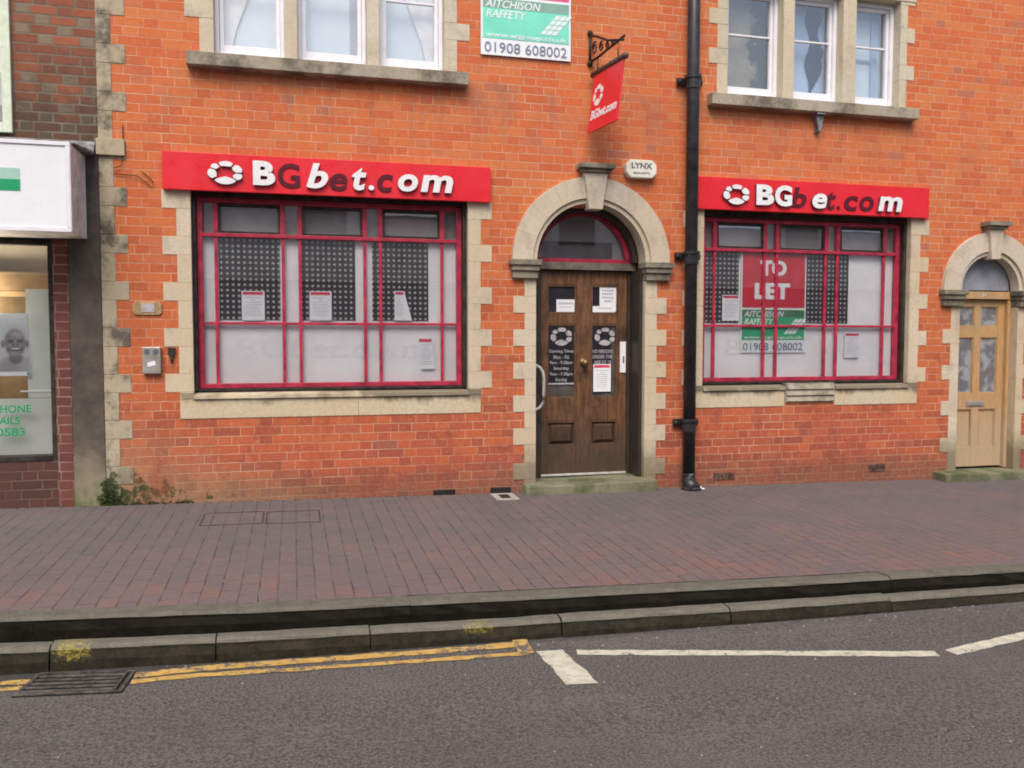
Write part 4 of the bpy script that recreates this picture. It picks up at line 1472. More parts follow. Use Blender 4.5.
# ------------------------------------------------------------ paper notices
def notice(x0, x1, z0, z1, y, label, header=True, lean=0.0, group='printed notices stuck inside the windows', corner=0.0):
    t = thing('paper_notice', label, 'notice', ((x0 + x1) / 2, y, z0), group)
    def pl(x, yy, z):
        return (x + (z - z1) * lean, yy, z)
    def q(mb, a, b, c, d, yy, th=0.001):
        m2 = MB()
        m2.box(a, b, yy, yy + th, c, d)
        mb.poly([pl(*v) for v in m2.v], m2.f)
    mb = MB()
    W = x1 - x0
    if corner:
        mb.prism([(x0, z0), (x1, z0), (x1 - W * corner, z1), (x0, z1)], y, y + 0.0015)
    else:
        q(mb, x0, x1, z0, z1, y, 0.0015)
    add('sheet', mb, 'paper', t)
    W2 = W * (1 - corner)
    H = z1 - z0
    if header:
        mb = MB()
        q(mb, x0 + 0.05 * W, x0 + 0.93 * W2, z1 - 0.13 * H, z1 - 0.03 * H, y - 0.0012)
        add('red_heading', mb, 'printred', t)
    mb = MB()
    rnd = random.Random(int(x0 * 1000) + 7)
    k = 9
    for i in range(k):
        z = z1 - H * (0.22 + 0.075 * i)
        if i == 1:
            q(mb, x0 + 0.4 * W2, x0 + 0.6 * W2, z - 0.02 * H, z, y - 0.0012)
            continue
        a = x0 + W2 * rnd.uniform(0.10, 0.16)
        q(mb, a, x0 + W2 * rnd.uniform(0.75, 0.92), z - 0.014 * H, z, y - 0.0012)
    add('printed_lines', mb, 'print', t)
    return t


yn = 0.1535
notice(-0.440, -0.245, 1.603, 1.862, yn, 'white notice with red heading in the left shop window, leftmost pane over dotted vinyl')
notice(0.140, 0.335, 1.606, 1.868, yn, 'white notice with red heading in the middle pane of the left shop window')
notice(0.900, 1.060, 1.610, 1.880, yn, 'folded white notice narrowing to the top, in the right pane of the left shop window', corner=0.45)
notice(1.115, 1.245, 1.160, 1.450, yn, 'leaning white notice low in the right corner of the left shop window', lean=-0.10)
notice(4.215, 4.408, 1.627, 1.890, yn, 'white notice with red heading left of the TO LET board')
notice(5.648, 5.830, 1.245, 1.510, yn, 'white notice low in the right part of the right shop window, on pale film')
# notices on the front door
t = thing('paper_notice', 'small lilac paper sign in the upper left pane of the dark front door', 'notice', (2.60, 0.31, 1.705), 'paper signs on the front door')
mb = MB(); mb.box(2.505, 2.694, 0.3145, 0.3165, 1.706, 1.830)
add('sheet', mb, 'paper', t)
mb = MB()
for k in range(6):
    mb.box(2.53 + 0.025 * k, 2.548 + 0.025 * k, 0.3125, 0.3135, 1.782, 1.802)
mb.box(2.54, 2.66, 0.3125, 0.3135, 1.752, 1.757)
add('printed_lines', mb, 'print', t)
t = thing('paper_notice', 'two overlapping white sheets with typed lines in the upper right pane of the front door', 'notice', (3.04, 0.31, 1.705), 'paper signs on the front door')
mb = MB(); mb.box(2.955, 3.132, 0.3145, 0.3165, 1.720, 1.960)
mb.box(2.877, 3.120, 0.3120, 0.3140, 1.705, 1.768)
add('sheet', mb, 'paper', t)
mb = MB()
for i, (a, b) in enumerate(((2.98, 3.11), (2.985, 3.10), (2.98, 3.105), (3.005, 3.085))):
    zz = 1.935 - 0.036 * i
    for k in range(5):
        xa_ = a + (b - a) * k / 5
        mb.box(xa_, xa_ + (b - a) / 5 * 0.7, 0.3120, 0.3140, zz - 0.018, zz)
mb.box(2.93, 3.08, 0.3105, 0.3115, 1.745, 1.752)
add('printed_lines', mb, 'print', t)
notice(2.893, 3.078, 0.915, 1.190, 0.3125, 'white notice with red heading under the lettering in the right pane of the front door', group='paper signs on the front door')

# ------------------------------------------------------------ drainpipe
t = thing('drainpipe', 'black painted cast iron drainpipe between the front door and the right shop window', 'drainpipe', (3.735, -0.1, -0.03))
mb = MB()
px, py = 3.738, -0.105
mb.tube([(px, py, 0.10), (px, py, 8.1)], 0.060, 20)
add('pipe', mb, 'pipe', t, smooth=True)
for zc in (3.905, 2.235, 0.61, 6.2):
    mb = MB()
    mb.tube([(px, py, zc - 0.075), (px, py, zc - 0.07), (px, py, zc + 0.02), (px, py, zc + 0.022)], [0.062, 0.070, 0.072, 0.062], 20)
    mb.tube([(px, py, zc + 0.022), (px, py, zc + 0.024), (px, py, zc + 0.052), (px, py, zc + 0.055)], [0.070, 0.084, 0.084, 0.070], 20)
    mb.box(px - 0.135, px + 0.125, -0.045, -0.012, zc - 0.02, zc + 0.045)
    mb.sphere((px - 0.115, -0.055, zc + 0.012), 0.024, 10)
    mb.sphere((px + 0.105, -0.055, zc + 0.012), 0.020, 10)
    add('pipe_collar', mb, 'pipe', t)
mb = MB()
mb.tube([(px, py, 0.13), (px, py, 0.06), (px + 0.01, py - 0.03, 0.01), (px + 0.03, py - 0.08, -0.025)], [0.068, 0.068, 0.070, 0.066], 16)
mb.tube([(px + 0.02, py - 0.02, -0.03), (px + 0.02, py - 0.02, 0.0)], [0.10, 0.085], 16)
add('pipe_shoe', mb, 'pipe', t, smooth=True)
mb = MB()
mb.sphere((3.835, -0.15, -0.012), (0.022, 0.022, 0.018), 8)
mb.sphere((3.86, -0.175, -0.022), (0.018, 0.02, 0.010), 8)
tag(add('litter', mb, 'paper'), 'scrap of white litter lying at the foot of the black drainpipe', 'litter')

# ------------------------------------------------------------ hanging sign and bracket
th_, ro_, sw_ = 1.403, 0.016, 0.139
e0 = Vector((math.cos(th_), -math.sin(th_), 0))
up = Vector((0, 0, 1))
o0 = Vector((math.sin(th_), math.cos(th_), 0))
e2 = e0 * math.cos(ro_) + up * math.sin(ro_)
n1 = -e0 * math.sin(ro_) + up * math.cos(ro_)
n2 = n1 * math.cos(sw_) + o0 * math.sin(sw_)
nn = e2.cross(n2)        # out of the panel
if nn.x > 0:
    nn = -nn
T0 = Vector((2.737, -0.12, 3.877))


def PL(u, d, v):         # u along the panel, v down from the top, d out of its visible face
    p = T0 + e2 * u - n2 * v + nn * d
    return (p.x, p.y, p.z)


def pbox(mb, u0, u1, v0, v1, d0, d1, mi=0):
    b = MB()
    b.box(u0, u1, d0, d1, v0, v1)
    mb.poly([PL(*q) for q in b.v], b.f, mi)


t = thing('hanging_sign', 'square red projecting sign with white ring emblem hanging from a scrolled iron bracket', 'hanging sign', (2.75, -0.1, 3.30))
mb = MB()
pbox(mb, 0, 0.518, 0, 0.546, -0.008, 0.008)
add('sign_panel', mb, 'red', t, bevel=0.002)
mb = MB()


def PT(x, y, z):
    return PL(x, -y, -z)


for face in (1, -1):
    pf = (lambda x, y, z: PL(x, -y, -z)) if face == 1 else (lambda x, y, z: PL(0.518 - x, y, -z))
    emblem_mb(0.035, 0.215, -0.315, -0.115, -0.0115, 0.002, mb=mb, place=pf) if face == 1 else emblem_mb(0.30, 0.46, -0.365, -0.175, -0.0115, 0.002, mb=mb, place=pf)
    text_mb('BGbet.com', 0.03, 0.49, -0.435, -0.345, -0.0115, 0.002, mb=mb, place=pf, shear=0.15, bold=0.03)
add('emblem_and_name', mb, ['letter', 'letter'], t)
mb = MB()
a = T0 + Vector((0, 0.03, 0.02))
b = T0 + e2 * 0.53 + Vector((0, 0, 0.02))
mb.tube([tuple(a - e2 * 0.02), tuple(b)], 0.028, 12)
mb.sphere(tuple(a - e2 * 0.02), 0.028, 10)
mb.sphere(tuple(b), 0.030, 10)
add('hanging_bar', mb, 'barbrown', t, smooth=True)
t = thing('iron_bracket', 'scrolled wrought iron bracket on the brick wall above the front door', 'bracket', (2.72, -0.02, 4.03))
mb = MB()
bx = 2.722


def BP(u, z):      # u metres out from the wall in the bracket's plane
    return (bx + u * 0.17, -u, z)


mb.tube([BP(0.012, 4.30), BP(0.012, 4.02)], 0.013, 8)
mb.tube([BP(-0.0, 4.29), BP(0.15, 4.225), BP(0.34, 4.13), BP(0.60, 4.055)], 0.012, 8)
mb.tube([BP(0.0, 4.035), BP(0.16, 4.035), BP(0.34, 4.055), BP(0.50, 4.07), BP(0.62, 4.085)], 0.012, 8)
mb.sphere(BP(0.015, 4.30), 0.028, 8)
mb.sphere(BP(0.015, 4.02), 0.030, 8)
add('bracket_frame', mb, 'iron', t, smooth=True)
mb = MB()
for (u, r, zc) in ((0.10, 0.060, 4.135), (0.22, 0.046, 4.115), (0.33, 0.034, 4.095), (0.42, 0.022, 4.08)):
    pts = []
    for k in range(22):
        a = k / 21 * 2 * math.pi * 1.35 + 1.0
        rr = r * (1 - 0.62 * k / 21)
        pts.append(BP(u + rr * 0.8 * math.cos(a), zc + rr * math.sin(a)))
    mb.tube(pts, 0.008, 6)
add('scrollwork', mb, 'iron', t, smooth=True)
mb = MB()
mb.tube([BP(0.52, 4.07), (2.80, -0.53, 3.98), (2.81, -0.53, 3.90)], 0.006, 6)
mb.tube([BP(0.16, 4.03), (2.745, -0.17, 3.97), (2.745, -0.17, 3.89)], 0.006, 6)
add('hanger', mb, 'iron', t)

# ------------------------------------------------------------ alarm box, intercom, plates
t = thing('alarm_box', 'cream octagonal alarm bell box on the brick wall right of the front door arch', 'alarm box', (3.23, -0.04, 2.97))
mb = MB()
cut = 0.045
x0, x1, z0, z1 = 3.075, 3.383, 2.975, 3.145
o8 = [(x0 + cut, z0), (x1 - cut, z0), (x1, z0 + cut), (x1, z1 - cut), (x1 - cut, z1), (x0 + cut, z1), (x0, z1 - cut), (x0, z0 + cut)]
mb.prism(o8, -0.075, -0.001)
add('housing', mb, 'alarm', t, bevel=0.008)
mb = text_mb('LYNX', 3.125, 3.335, 3.063, 3.115, -0.079, 0.003, bold=0.02)
text_mb('SECURITY', 3.145, 3.315, 3.010, 3.028, -0.079, 0.003, mb=mb, bold=0.0)
add('lettering', mb, ['printdark', 'printdark'], t)
t = thing('entry_intercom', 'grey steel intercom box with two round buttons and a white sticker', 'intercom', (-1.158, -0.03, 1.145))
mb = MB(); mb.box(-1.230, -1.085, -0.052, -0.001, 1.148, 1.372)
add('housing', mb, 'steel', t, bevel=0.006)
for xx in (-1.192, -1.124):
    mb = MB()
    mb.disc(xx, 1.335, 0.021, -0.058, -0.0525)
    add('button', mb, 'printdark', t)
mb = MB(); mb.prism([(-1.185, 1.205), (-1.125, 1.222), (-1.130, 1.258), (-1.192, 1.240)], -0.0545, -0.0525)
add('sticker', mb, 'paper', t)
t = thing('wall_plate', 'small tan and mauve plate with clipped corners on the brick pier above the intercom', 'plate', (-1.187, -0.01, 1.64))
mb = MB(); x0, x1, z0, z1, cut = -1.30, -1.073, 1.640, 1.752, 0.022
mb.prism([(x0 + cut, z0), (x1 - cut, z0), (x1, z0 + cut), (x1, z1 - cut), (x1 - cut, z1), (x0 + cut, z1), (x0, z1 - cut), (x0, z0 + cut)], -0.014, -0.001)
add('plate', mb, 'tan', t, bevel=0.003)
mb = MB(); mb.box(-1.235, -1.130, -0.019, -0.0145, 1.665, 1.732)
add('label_panel', mb, 'mauve', t)
mb = MB()
mb.prism([(-1.030, 1.365), (-0.972, 1.365), (-0.975, 1.31), (-0.992, 1.300), (-0.995, 1.24), (-1.012, 1.24), (-1.015, 1.300), (-1.032, 1.31)][::-1], -0.03, -0.001)
tag(add('keyhole_cover', mb, 'casing', bevel=0.004), 'small dark iron fitting on the brick between the intercom and the window stone', 'iron fitting')
mb = MB()
mb.box(5.10, 5.20, -0.10, -0.001, 3.690, 3.709)
mb.prism([(5.135, 3.53), (5.165, 3.53), (5.20, 3.688), (5.11, 3.688)], -0.07, -0.02)
mb.box(5.13, 5.17, -0.02, -0.001, 3.52, 3.688)
tag(add('metal_bracket', mb, 'lead', bevel=0.003), 'small grey metal bracket under the upper right window sill', 'bracket')
mb = MB()
mb.tube([(-1.345, -0.012, 3.20), (-1.345, -0.015, 2.99), (-1.36, -0.02, 2.87), (-1.42, -0.02, 2.845)], 0.004, 6)
mb.tube([(-1.42, -0.02, 2.80), (-1.24, -0.02, 2.79), (-1.17, -0.018, 2.74), (-1.13, -0.018, 2.70), (-1.12, -0.018, 2.75), (-1.16, -0.018, 2.79), (-1.21, -0.018, 2.83)], 0.004, 6)
tag(add('loose_wire', mb, 'casing'), 'thin dark loose wire hooked on the brick left of the red fascia', 'wire')
for (a, b, z0, z1, lab) in ((1.225, 1.43, -0.02, 0.052, 'dark air brick at the wall foot below the left window, further from the door'),
                            (1.765, 1.96, -0.018, 0.05, 'dark air brick at the wall foot just left of the door step'),
                            (4.06, 4.29, 0.03, 0.10, 'dark air brick low in the wall just right of the drainpipe'),
                            (5.86, 6.05, 0.045, 0.12, 'dark air brick low in the wall near the pale wooden door')):
    mb = MB()
    mb.box(a, b, -0.008, -0.001, z0, z1)
    for k in range(6):
        xx = a + (b - a) * (k + 0.5) / 6
        mb.box(xx - 0.010, xx + 0.010, -0.0100, -0.0085, z0 + 0.015, z1 - 0.015, 1)
    tag(add('air_brick', mb, ['iron' if a < 3 else 'airbrick', 'black' if a < 3 else 'barbrown']), lab, 'air brick', 'air bricks along the wall foot')
mb = MB()
mb.box(7.925, 8.06, -0.03, -0.001, 0.07, 0.23)
mb.box(7.935, 7.99, -0.033, -0.0305, 0.09, 0.14, 1)
tag(add('blue_plate', mb, ['blueplate', 'paper'], bevel=0.003), 'dark blue enamel plate at the foot of the wall right of the pale door', 'plate')

# covers in the pavement
def cover_ring(x0, x1, y0, y1, w, lift, mb):
    for (a, b, c_, d_) in ((x0, x1, y0, y0 + w), (x0, x1, y1 - w, y1), (x0, x0 + w, y0 + w, y1 - w), (x1 - w, x1, y0 + w, y1 - w)):
        v = [(a, c_), (b, c_), (b, d_), (a, d_)]
        mb.poly([(p[0], p[1], zp(*p) + lift) for p in v] + [(p[0], p[1], zp(*p) - 0.02) for p in v], [(0, 1, 2, 3), (0, 4, 5, 1), (1, 5, 6, 2), (2, 6, 7, 3), (3, 7, 4, 0)])


mb = MB()
cover_ring(-0.72, -0.25, -0.88, -0.44, 0.010, 0.003, mb)
cover_ring(-0.235, 0.19, -0.90, -0.47, 0.010, 0.003, mb)
tag(add('manhole_frame', mb, 'jointline'), 'rectangular double cover frame flush in the brick pavement in front of the left window', 'manhole cover')
mb = MB()
cover_ring(1.755, 1.965, -0.325, -0.035, 0.055, 0.006, mb)
v = [(1.805, -0.275), (1.915, -0.275), (1.915, -0.085), (1.805, -0.085)]
mb.poly([(p[0], p[1], zp(*p) + 0.004) for p in v], [(0, 1, 2, 3)], 1)
tag(add('stopcock_cover', mb, ['cement', 'casing']), 'small square cover with pale cement edge in the pavement near the door step', 'cover')

# drain grate
t = thing('drain_grate', 'black iron slotted drain grate sunk in the road beside the kerb, crossed by yellow lines', 'drain grate', (-1.07, -3.18, zr(-1.07, -3.18)))
G = S([(-1.31, -3.315), (-1.265, -3.03), (-0.80, -3.10), (-0.82, -3.37)])   # near-left, far-left, far-right, near-right


def gp(u, v, lift):
    a = Vector(G[0]).lerp(Vector(G[3]), u)
    b = Vector(G[1]).lerp(Vector(G[2]), u)
    p = a.lerp(b, v)
    return (p.x, p.y, zr(p.x, p.y) + lift)


def gbox(mb, u0, u1, v0, v1, l0, l1, mi=0):
    c8 = [gp(u0, v0, l0), gp(u1, v0, l0), gp(u1, v1, l0), gp(u0, v1, l0), gp(u0, v0, l1), gp(u1, v0, l1), gp(u1, v1, l1), gp(u0, v1, l1)]
    mb.poly(c8, [(0, 3, 2, 1), (4, 5, 6, 7), (0, 1, 5, 4), (1, 2, 6, 5), (2, 3, 7, 6), (3, 0, 4, 7)], mi)


mb = MB(); gbox(mb, 0, 1, 0, 1, -0.005, 0.0045)
add('pit', mb, 'black', t)  # black plate laid on the road, painting in the dark below the bars
mb = MB()
gbox(mb, 0, 1, 0, 0.07, 0.005, 0.012); gbox(mb, 0, 1, 0.93, 1, 0.005, 0.012)
gbox(mb, 0, 0.04, 0.07, 0.93, 0.005, 0.012); gbox(mb, 0.96, 1, 0.07, 0.93, 0.005, 0.012)
add('grate_frame', mb, 'drainiron', t, bevel=0.002)
mb = MB()
for k in range(5):
    v0 = 0.115 + k * 0.168
    gbox(mb, 0.045, 0.90, v0, v0 + 0.075, 0.005, 0.012, 0)
gbox(mb, 0.905, 0.925, 0.08, 0.92, 0.005, 0.013)
add('grate_bars', mb, 'drainiron', t, bevel=0.002)
# ------------------------------------------------------------ the neighbouring shop on the left
nb = thing('neighbouring_shop', 'older dark brick shop with a dark rendered pier, left of the orange building', 'building', (-3.6, 0.02, -0.1))
mb = MB()
# facade with an upper window and the shopfront cut out
for (a, b, z0, z1) in ((-2.165, -1.537, 2.95, HW - 0.4), (-3.4, -2.165, 2.95, 3.09), (-3.4, -2.165, 4.9, HW - 0.4), (-7.5, -3.4, 2.95, HW - 0.4)):
    mb.face([(a, 0.03, z0), (b, 0.03, z0), (b, 0.03, z1), (a, 0.03, z1)])
    mb.face([(a, 0.3, z0), (a, 0.3, z1), (b, 0.3, z1), (b, 0.3, z0)])
mb.face([(-2.165, 0.03, 3.09), (-2.165, 0.03, 4.9), (-2.165, 0.3, 4.9), (-2.165, 0.3, 3.09)])
mb.face([(-3.4, 0.03, 3.09), (-3.4, 0.3, 3.09), (-3.4, 0.3, 4.9), (-3.4, 0.03, 4.9)])
mb.box(-7.5, -7.3, 0.30, 7.0, -1, HW - 0.4)
mb.box(-7.5, -1.56, 6.8, 7.0, -1, HW - 0.4)
add('wall', mb, 'oldbrick', nb)
mb = MB()
mb.box(-7.6, -1.56, -0.1, 7.1, HW - 0.398, HW - 0.25)
add('roof', mb, 'lead', nb)
mb = MB()
mb.box(-1.785, -1.538, -0.004, 0.3, -0.5, 2.945)
add('rendered_pier', mb, 'render', nb, bevel=0.008)
mb = MB()
mb.box(-1.905, -1.788, 0.006, 0.3, -0.5, 2.945)
add('brick_pier', mb, 'pierbrick', nb)
mb = MB()
mb.box(-7.5, -1.908, 0.022, 0.3, -0.5, 0.43)
add('stall_riser', mb, 'riser', nb)
mb = MB()
mb.box(-7.5, -1.908, 0.0, 0.3, 2.245, 2.945)
add('fascia_board', mb, 'casing', nb)
mb = MB()
mb.box(-1.945, -1.908, 0.02, 0.12, 0.432, 2.243)
mb.box(-3.6, -1.946, 0.015, 0.12, 0.432, 0.478)
mb.box(-3.6, -1.946, 0.02, 0.12, 2.205, 2.243)
mb.box(-3.65, -3.602, 0.02, 0.12, 0.432, 2.243)
mb.box(-7.4, -3.66, 0.05, 0.12, 0.432, 2.243)
sw = add('shopfront_window', mb, 'casing', nb, bevel=0.003)
mb = MB(); mb.face([(-3.60, 0.06, 0.48), (-1.946, 0.06, 0.48), (-1.946, 0.06, 2.204), (-3.60, 0.06, 2.204)])
add('glass', mb, 'glass', sw)
mb = MB(); mb.box(-2.145, -1.946, 0.130, 0.133, 0.95, 1.850)
mb.box(-3.6, -1.946, 0.130, 0.133, 0.478, 0.945)
add('pale_film', mb, 'shopfilm', sw)
mb = MB(); mb.box(-2.20, -1.946, 0.124, 0.128, 1.000, 1.012)
add('white_strip', mb, 'paper', sw)
mb = MB(); mb.box(-3.6, -1.946, 0.70, 0.72, 1.98, 2.30)
mb.box(-3.6, -1.2, 0.72, 3.0, 2.30, 2.32)
add('shop_ceiling', mb, 'creamceil', sw)
mb = MB(); mb.box(-3.6, -1.62, 0.55, 0.62, 1.86, 2.02)
add('wooden_beam', mb, 'brownbeam', sw)
mb = MB(); mb.box(-3.6, -1.6, 0.68, 0.70, 0.4, 1.86)
mb.box(-3.6, -2.16, 0.40, 0.45, 1.66, 1.80)
add('dim_shop_back', mb, 'brownbeam', sw)
mb = MB()
for (t_, a, b, z0, z1) in (('HONE', -2.335, -2.105, 0.832, 0.898), ('AILS', -2.345, -2.19, 0.738, 0.80), ('0583', -2.365, -2.155, 0.640, 0.708)):
    text_mb(t_, a, b, z0, z1, 0.0545, 0.002, mb=mb, bold=0.02)
add('green_lettering', mb, ['green', 'green'], sw)
mb = MB()
mb.tube([(-2.02, 0.45, 2.296), (-2.02, 0.45, 2.285)], 0.03, 12)
m = bpy.data.materials.new('warm_downlight')
m.use_nodes = True
m.node_tree.nodes['Principled BSDF'].inputs['Emission Color'].default_value = (1, 0.85, 0.6, 1)
m.node_tree.nodes['Principled BSDF'].inputs['Emission Strength'].default_value = 8
MT['downlight'] = m
add('downlight', mb, 'downlight', sw)
pl_ = bpy.data.lights.new('shop_light', 'POINT')
pl_.energy = 55
pl_.color = (1, 0.88, 0.7)
pl_.shadow_soft_size = 0.15
po = bpy.data.objects.new('shop_light', pl_)
C.objects.link(po)
po.location = (-2.6, 0.42, 1.75)
# poster with a portrait of an elderly man
t = thing('shop_poster', 'pale poster with a grey portrait of a smiling elderly man in the left shop window', 'poster', (-2.33, 0.08, 1.12))
mb = MB(); mb.box(-2.56, -2.118, 0.100, 0.104, 1.135, 1.650)
add('sheet', mb, 'photo_pale', t)


n = NM('printed_portrait', 0.6, 0.2)
x, y, z = n.xyz()


def blob(cx, cz, rx, rz, soft=0.25):
    dx = n.ma('DIVIDE', n.ma('SUBTRACT', x, cx), rx)
    dz = n.ma('DIVIDE', n.ma('SUBTRACT', z, cz), rz)
    d = n.ma('SQRT', n.ma('ADD', n.ma('MULTIPLY', dx, dx), n.ma('MULTIPLY', dz, dz)))
    return n.mapr(d, 1.0 + soft, 1.0 - soft)


hx, hz = -2.222, 1.412
c = n.mix(n.mapr(z, 1.15, 1.65), (0.50, 0.54, 0.56), (0.64, 0.70, 0.72))
g_ = lambda v: (v, v, v * 1.04)
for (bx_, bz_, rx, rz, soft, v, amt) in (
        (0.0, -0.235, 0.155, 0.13, 0.12, 0.40, 1.0), (-0.05, -0.215, 0.07, 0.06, 0.6, 0.25, 0.6), (0.0, -0.130, 0.05, 0.05, 0.3, 0.14, 0.9),
        (0.0, 0.020, 0.099, 0.122, 0.12, 0.62, 1.0), (-0.090, -0.014, 0.014, 0.032, 0.3, 0.20, 1.0), (0.088, -0.014, 0.013, 0.032, 0.3, 0.20, 1.0),
        (0.0, -0.008, 0.080, 0.116, 0.14, 0.24, 1.0), (0.015, 0.064, 0.050, 0.030, 0.7, 0.46, 0.9), (-0.03, 0.045, 0.06, 0.005, 0.6, 0.16, 0.5),
        (-0.034, 0.010, 0.024, 0.013, 0.5, 0.08, 0.9), (0.036, 0.010, 0.024, 0.013, 0.5, 0.08, 0.9), (-0.036, 0.028, 0.026, 0.006, 0.6, 0.30, 0.6),
        (0.038, 0.028, 0.026, 0.006, 0.6, 0.30, 0.6), (0.002, -0.020, 0.020, 0.013, 0.5, 0.10, 0.8), (0.003, -0.006, 0.008, 0.020, 0.6, 0.38, 0.8),
        (-0.046, -0.030, 0.015, 0.016, 0.7, 0.38, 0.8), (0.046, -0.030, 0.015, 0.016, 0.7, 0.38, 0.8), (-0.052, -0.055, 0.008, 0.026, 0.6, 0.10, 0.7),
        (0.052, -0.055, 0.008, 0.026, 0.6, 0.10, 0.7), (0.0, -0.056, 0.040, 0.017, 0.4, 0.07, 0.9), (0.0, -0.052, 0.030, 0.008, 0.4, 0.66, 1.0),
        (0.0, -0.092, 0.036, 0.012, 0.7, 0.36, 0.7)):
    c = n.mix(n.ma('MULTIPLY', blob(hx + bx_, hz + bz_, rx, rz, soft), amt), c, g_(v))
c = n.mix(n.mapr(n.noise(60, 4, 0.7), 0.4, 0.7, 0, 0.15), c, (0.2, 0.2, 0.2))
n.col(c)
MT['portrait'] = n.m
mb = MB()
mb.box(-2.55, -2.122, 0.0985, 0.0995, 1.170, 1.646)
add('portrait', mb, 'portrait', t)
mb = MB(); mb.box(-2.56, -2.118, 0.0985, 0.0995, 1.136, 1.168)
mb.box(-2.14, -2.122, 0.0965, 0.0980, 1.142, 1.164, 1)
add('poster_strip', mb, ['paper', 'green'], t)
# upper window of the neighbour
mb = MB()
mb.box(-2.235, -2.167, -0.005, 0.14, 3.092, 4.898)
mb.box(-3.398, -3.33, -0.005, 0.14, 3.092, 4.898)
mb.box(-3.329, -2.236, -0.0, 0.14, 3.092, 3.17)
mb.box(-3.329, -2.236, -0.0, 0.14, 4.82, 4.898)
MT['greenwhite'] = flat('greenish_white_paint', (0.66, 0.74, 0.58), 0.5, 0.3, var=0.06)
uw = add('upper_window', mb, 'greenwhite', nb, bevel=0.004)
mb = MB(); mb.box(-3.328, -2.237, 0.06, 0.064, 3.171, 4.819)
add('glass', mb, 'glass', uw)
mb = MB(); mb.box(-3.398, -2.167, 0.22, 0.225, 3.092, 4.898)
add('blind', mb, 'net', uw)
# flashing over the sign
mb = MB()
mb.poly([(-7.5, -0.005, 3.06), (-1.56, -0.005, 3.055), (-1.56, -0.06, 2.965), (-1.63, -0.42, 2.955), (-7.5, -0.42, 2.955), (-7.5, 0.03, 2.94), (-1.56, 0.03, 2.94), (-1.56, -0.06, 2.945), (-1.63, -0.42, 2.945), (-7.5, -0.42, 2.945), (-7.5, 0.03, 3.06), (-1.56, 0.03, 3.055)],
        [(0, 1, 2, 3, 4), (4, 3, 8, 9), (3, 2, 7, 8), (5, 9, 8, 7, 6), (0, 10, 11, 1), (10, 5, 6, 11), (1, 11, 6, 7, 2), (0, 4, 9, 5, 10)])
add('lead_flashing', mb, 'lead', nb)
# sign box
t = thing('box_sign', 'white projecting box sign with a green stripe over the neighbouring shopfront', 'shop sign', (-3.0, -0.25, 2.25))
mb = MB()
mb.box(-5.0, -1.640, -0.490, -0.01, 2.258, 2.935)
add('sign_case', mb, 'signtrim', t, bevel=0.006)
mb = MB()
mb.box(-4.96, -1.672, -0.497, -0.4905, 2.290, 2.905)
add('sign_face', mb, 'signwhite', t)
mb = MB()
for (a, b, z0, z1) in ((-5.0, -1.640, 2.908, 2.937), (-5.0, -1.640, 2.256, 2.288), (-1.669, -1.640, 2.289, 2.907), (-5.0, -4.962, 2.289, 2.907)):
    mb.box(a, b, -0.508, -0.4905, z0, z1)
mb.box(-1.6395, -1.634, -0.05, -0.02, 2.26, 2.93)
mb.box(-1.6395, -1.634, -0.508, -0.47, 2.26, 2.93)
add('sign_edge_trim', mb, 'upvc', t, bevel=0.003)
mb = MB()
mb.box(-3.1, -1.985, -0.500, -0.4975, 2.555, 2.640, 0)
add('green_stripe', mb, 'green', t)
mb = MB()
mb.box(-3.1, -1.985, -0.500, -0.4975, 2.6405, 2.725, 0)
add('pale_stripe', mb, 'palegreen', t)
mb = MB()
for k in range(9):
    zz = 2.42 + k * 0.035
    mb.box(-1.6385, -1.637, -0.29 + 0.012 * (k % 3), -0.25, zz, zz + 0.02)
add('side_marks', mb, 'palegreen', t)

# moss growing where the two buildings meet the pavement
rnd = random.Random(21)
mb = MB()
for k in range(520):
    q = rnd.random()
    if q < 0.6:
        x = rnd.gauss(-1.50, 0.035); z = zp(x, 0) + abs(rnd.gauss(0, 0.07)); y = -0.010
    elif q < 0.8:
        x = rnd.uniform(-1.42, -0.85); z = zp(x, 0) + abs(rnd.gauss(0, 0.012)); y = -0.004
    else:
        x = rnd.uniform(-2.3, 1.6); z = zp(x, -0.01) + 0.001; y = -0.012
    r = rnd.uniform(0.002, 0.006)
    mb.sphere((x, y, z), (r * 1.6, r * 0.5, r * 0.8), 6)
tag(add('moss', mb, 'moss'), 'dark green moss on the wall foot where the two buildings meet', kind='stuff')
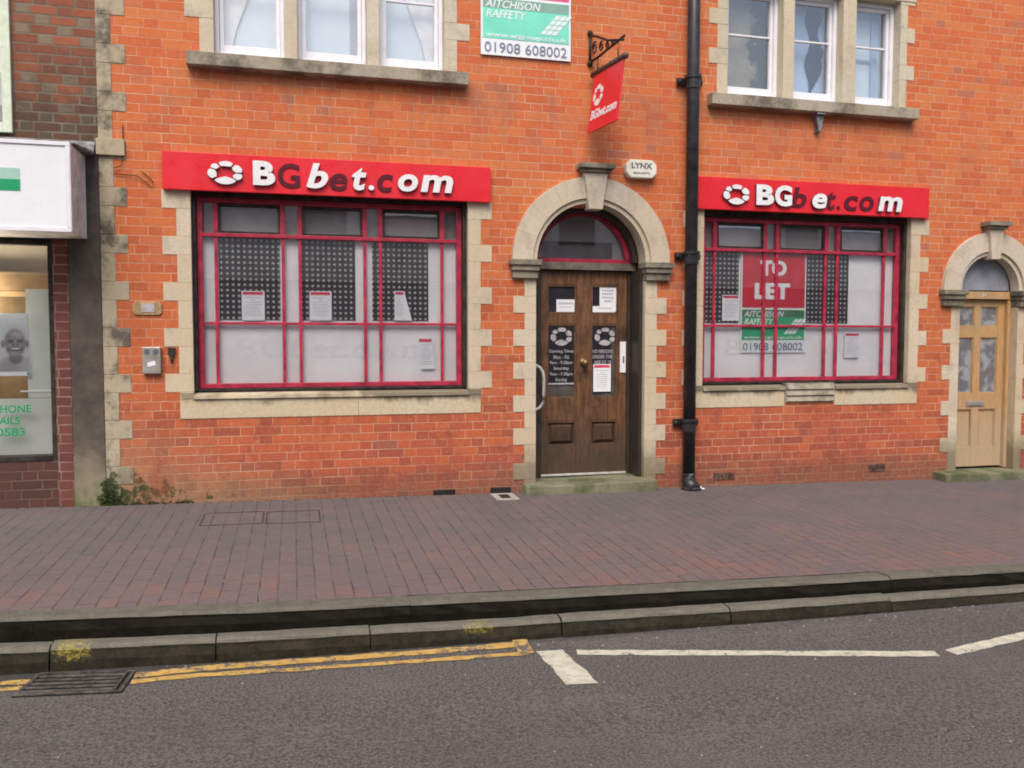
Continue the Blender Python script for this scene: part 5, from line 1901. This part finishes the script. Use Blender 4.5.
# specks of litter, leaves and grit along kerb and road
mb = MB()
for k in range(130):
    x = rnd.uniform(-2, 6)
    if rnd.random() < 0.6:
        y = ky(x) - 0.13 - abs(rnd.gauss(0, 0.10)); z = zr(x, y)
    else:
        y = rnd.uniform(-5.5, -3.3); z = zr(x, y)
    r = rnd.uniform(0.0025, 0.007)
    mb.sphere((x, y, z + r * 0.4), (r, r, r * 0.6), 6)
for k in range(40):
    x = rnd.uniform(-2, 6)
    y = rnd.uniform(-2.7, -0.1)
    r = rnd.uniform(0.002, 0.005)
    mb.sphere((x, y, zp(x, y) + r * 0.4), (r, r, r * 0.6), 6)
tag(add('grit', mb, 'cement'), 'pale grit and specks scattered over road and pavement', kind='stuff')

# ------------------------------------------------------------ across the street (seen only as reflections)
ob = thing('opposite_building', 'pale rendered building with dark ground floor across the street', 'building', (3, -15.5, -0.2))
mb = MB()
mb.box(-12, 22, -21, -15.5, 3.0, 7.0)
add('upper_wall', mb, 'cream_render', ob)
mb = MB()
mb.box(-12, 22, -20.9, -15.6, -1, 2.997)
add('shopfront', mb, 'grey_blind', ob)
for k in range(9):
    mb = MB()
    x = -10.5 + k * 3.6
    mb.box(x, x + 1.1, -15.49, -15.45, 4.2, 6.0)
    add('window', mb, 'transom', ob)
mb = MB()
mb.poly([(-12.2, -15.2, 7.003), (22.2, -15.2, 7.003), (22.2, -21.2, 7.003), (-12.2, -21.2, 7.003), (-12.2, -18.2, 8.6), (22.2, -18.2, 8.6)], [(0, 1, 5, 4), (3, 4, 5, 2), (0, 4, 3), (1, 2, 5), (0, 3, 2, 1)])
add('roof', mb, 'lead', ob)
mb = MB()
mb.face([(-40, -15.5, zr(-40, -11) + 0.12), (40, -15.5, zr(40, -11) + 0.12), (40, -11.0, zr(40, -11) + 0.12), (-40, -11.0, zr(-40, -11) + 0.12)])
mb.face([(-40, -11.0, zr(-40, -11) + 0.12), (40, -11.0, zr(40, -11) + 0.12), (40, -11.0, -1), (-40, -11.0, -1)])
struct(add('far_pavement', mb, 'ground'))
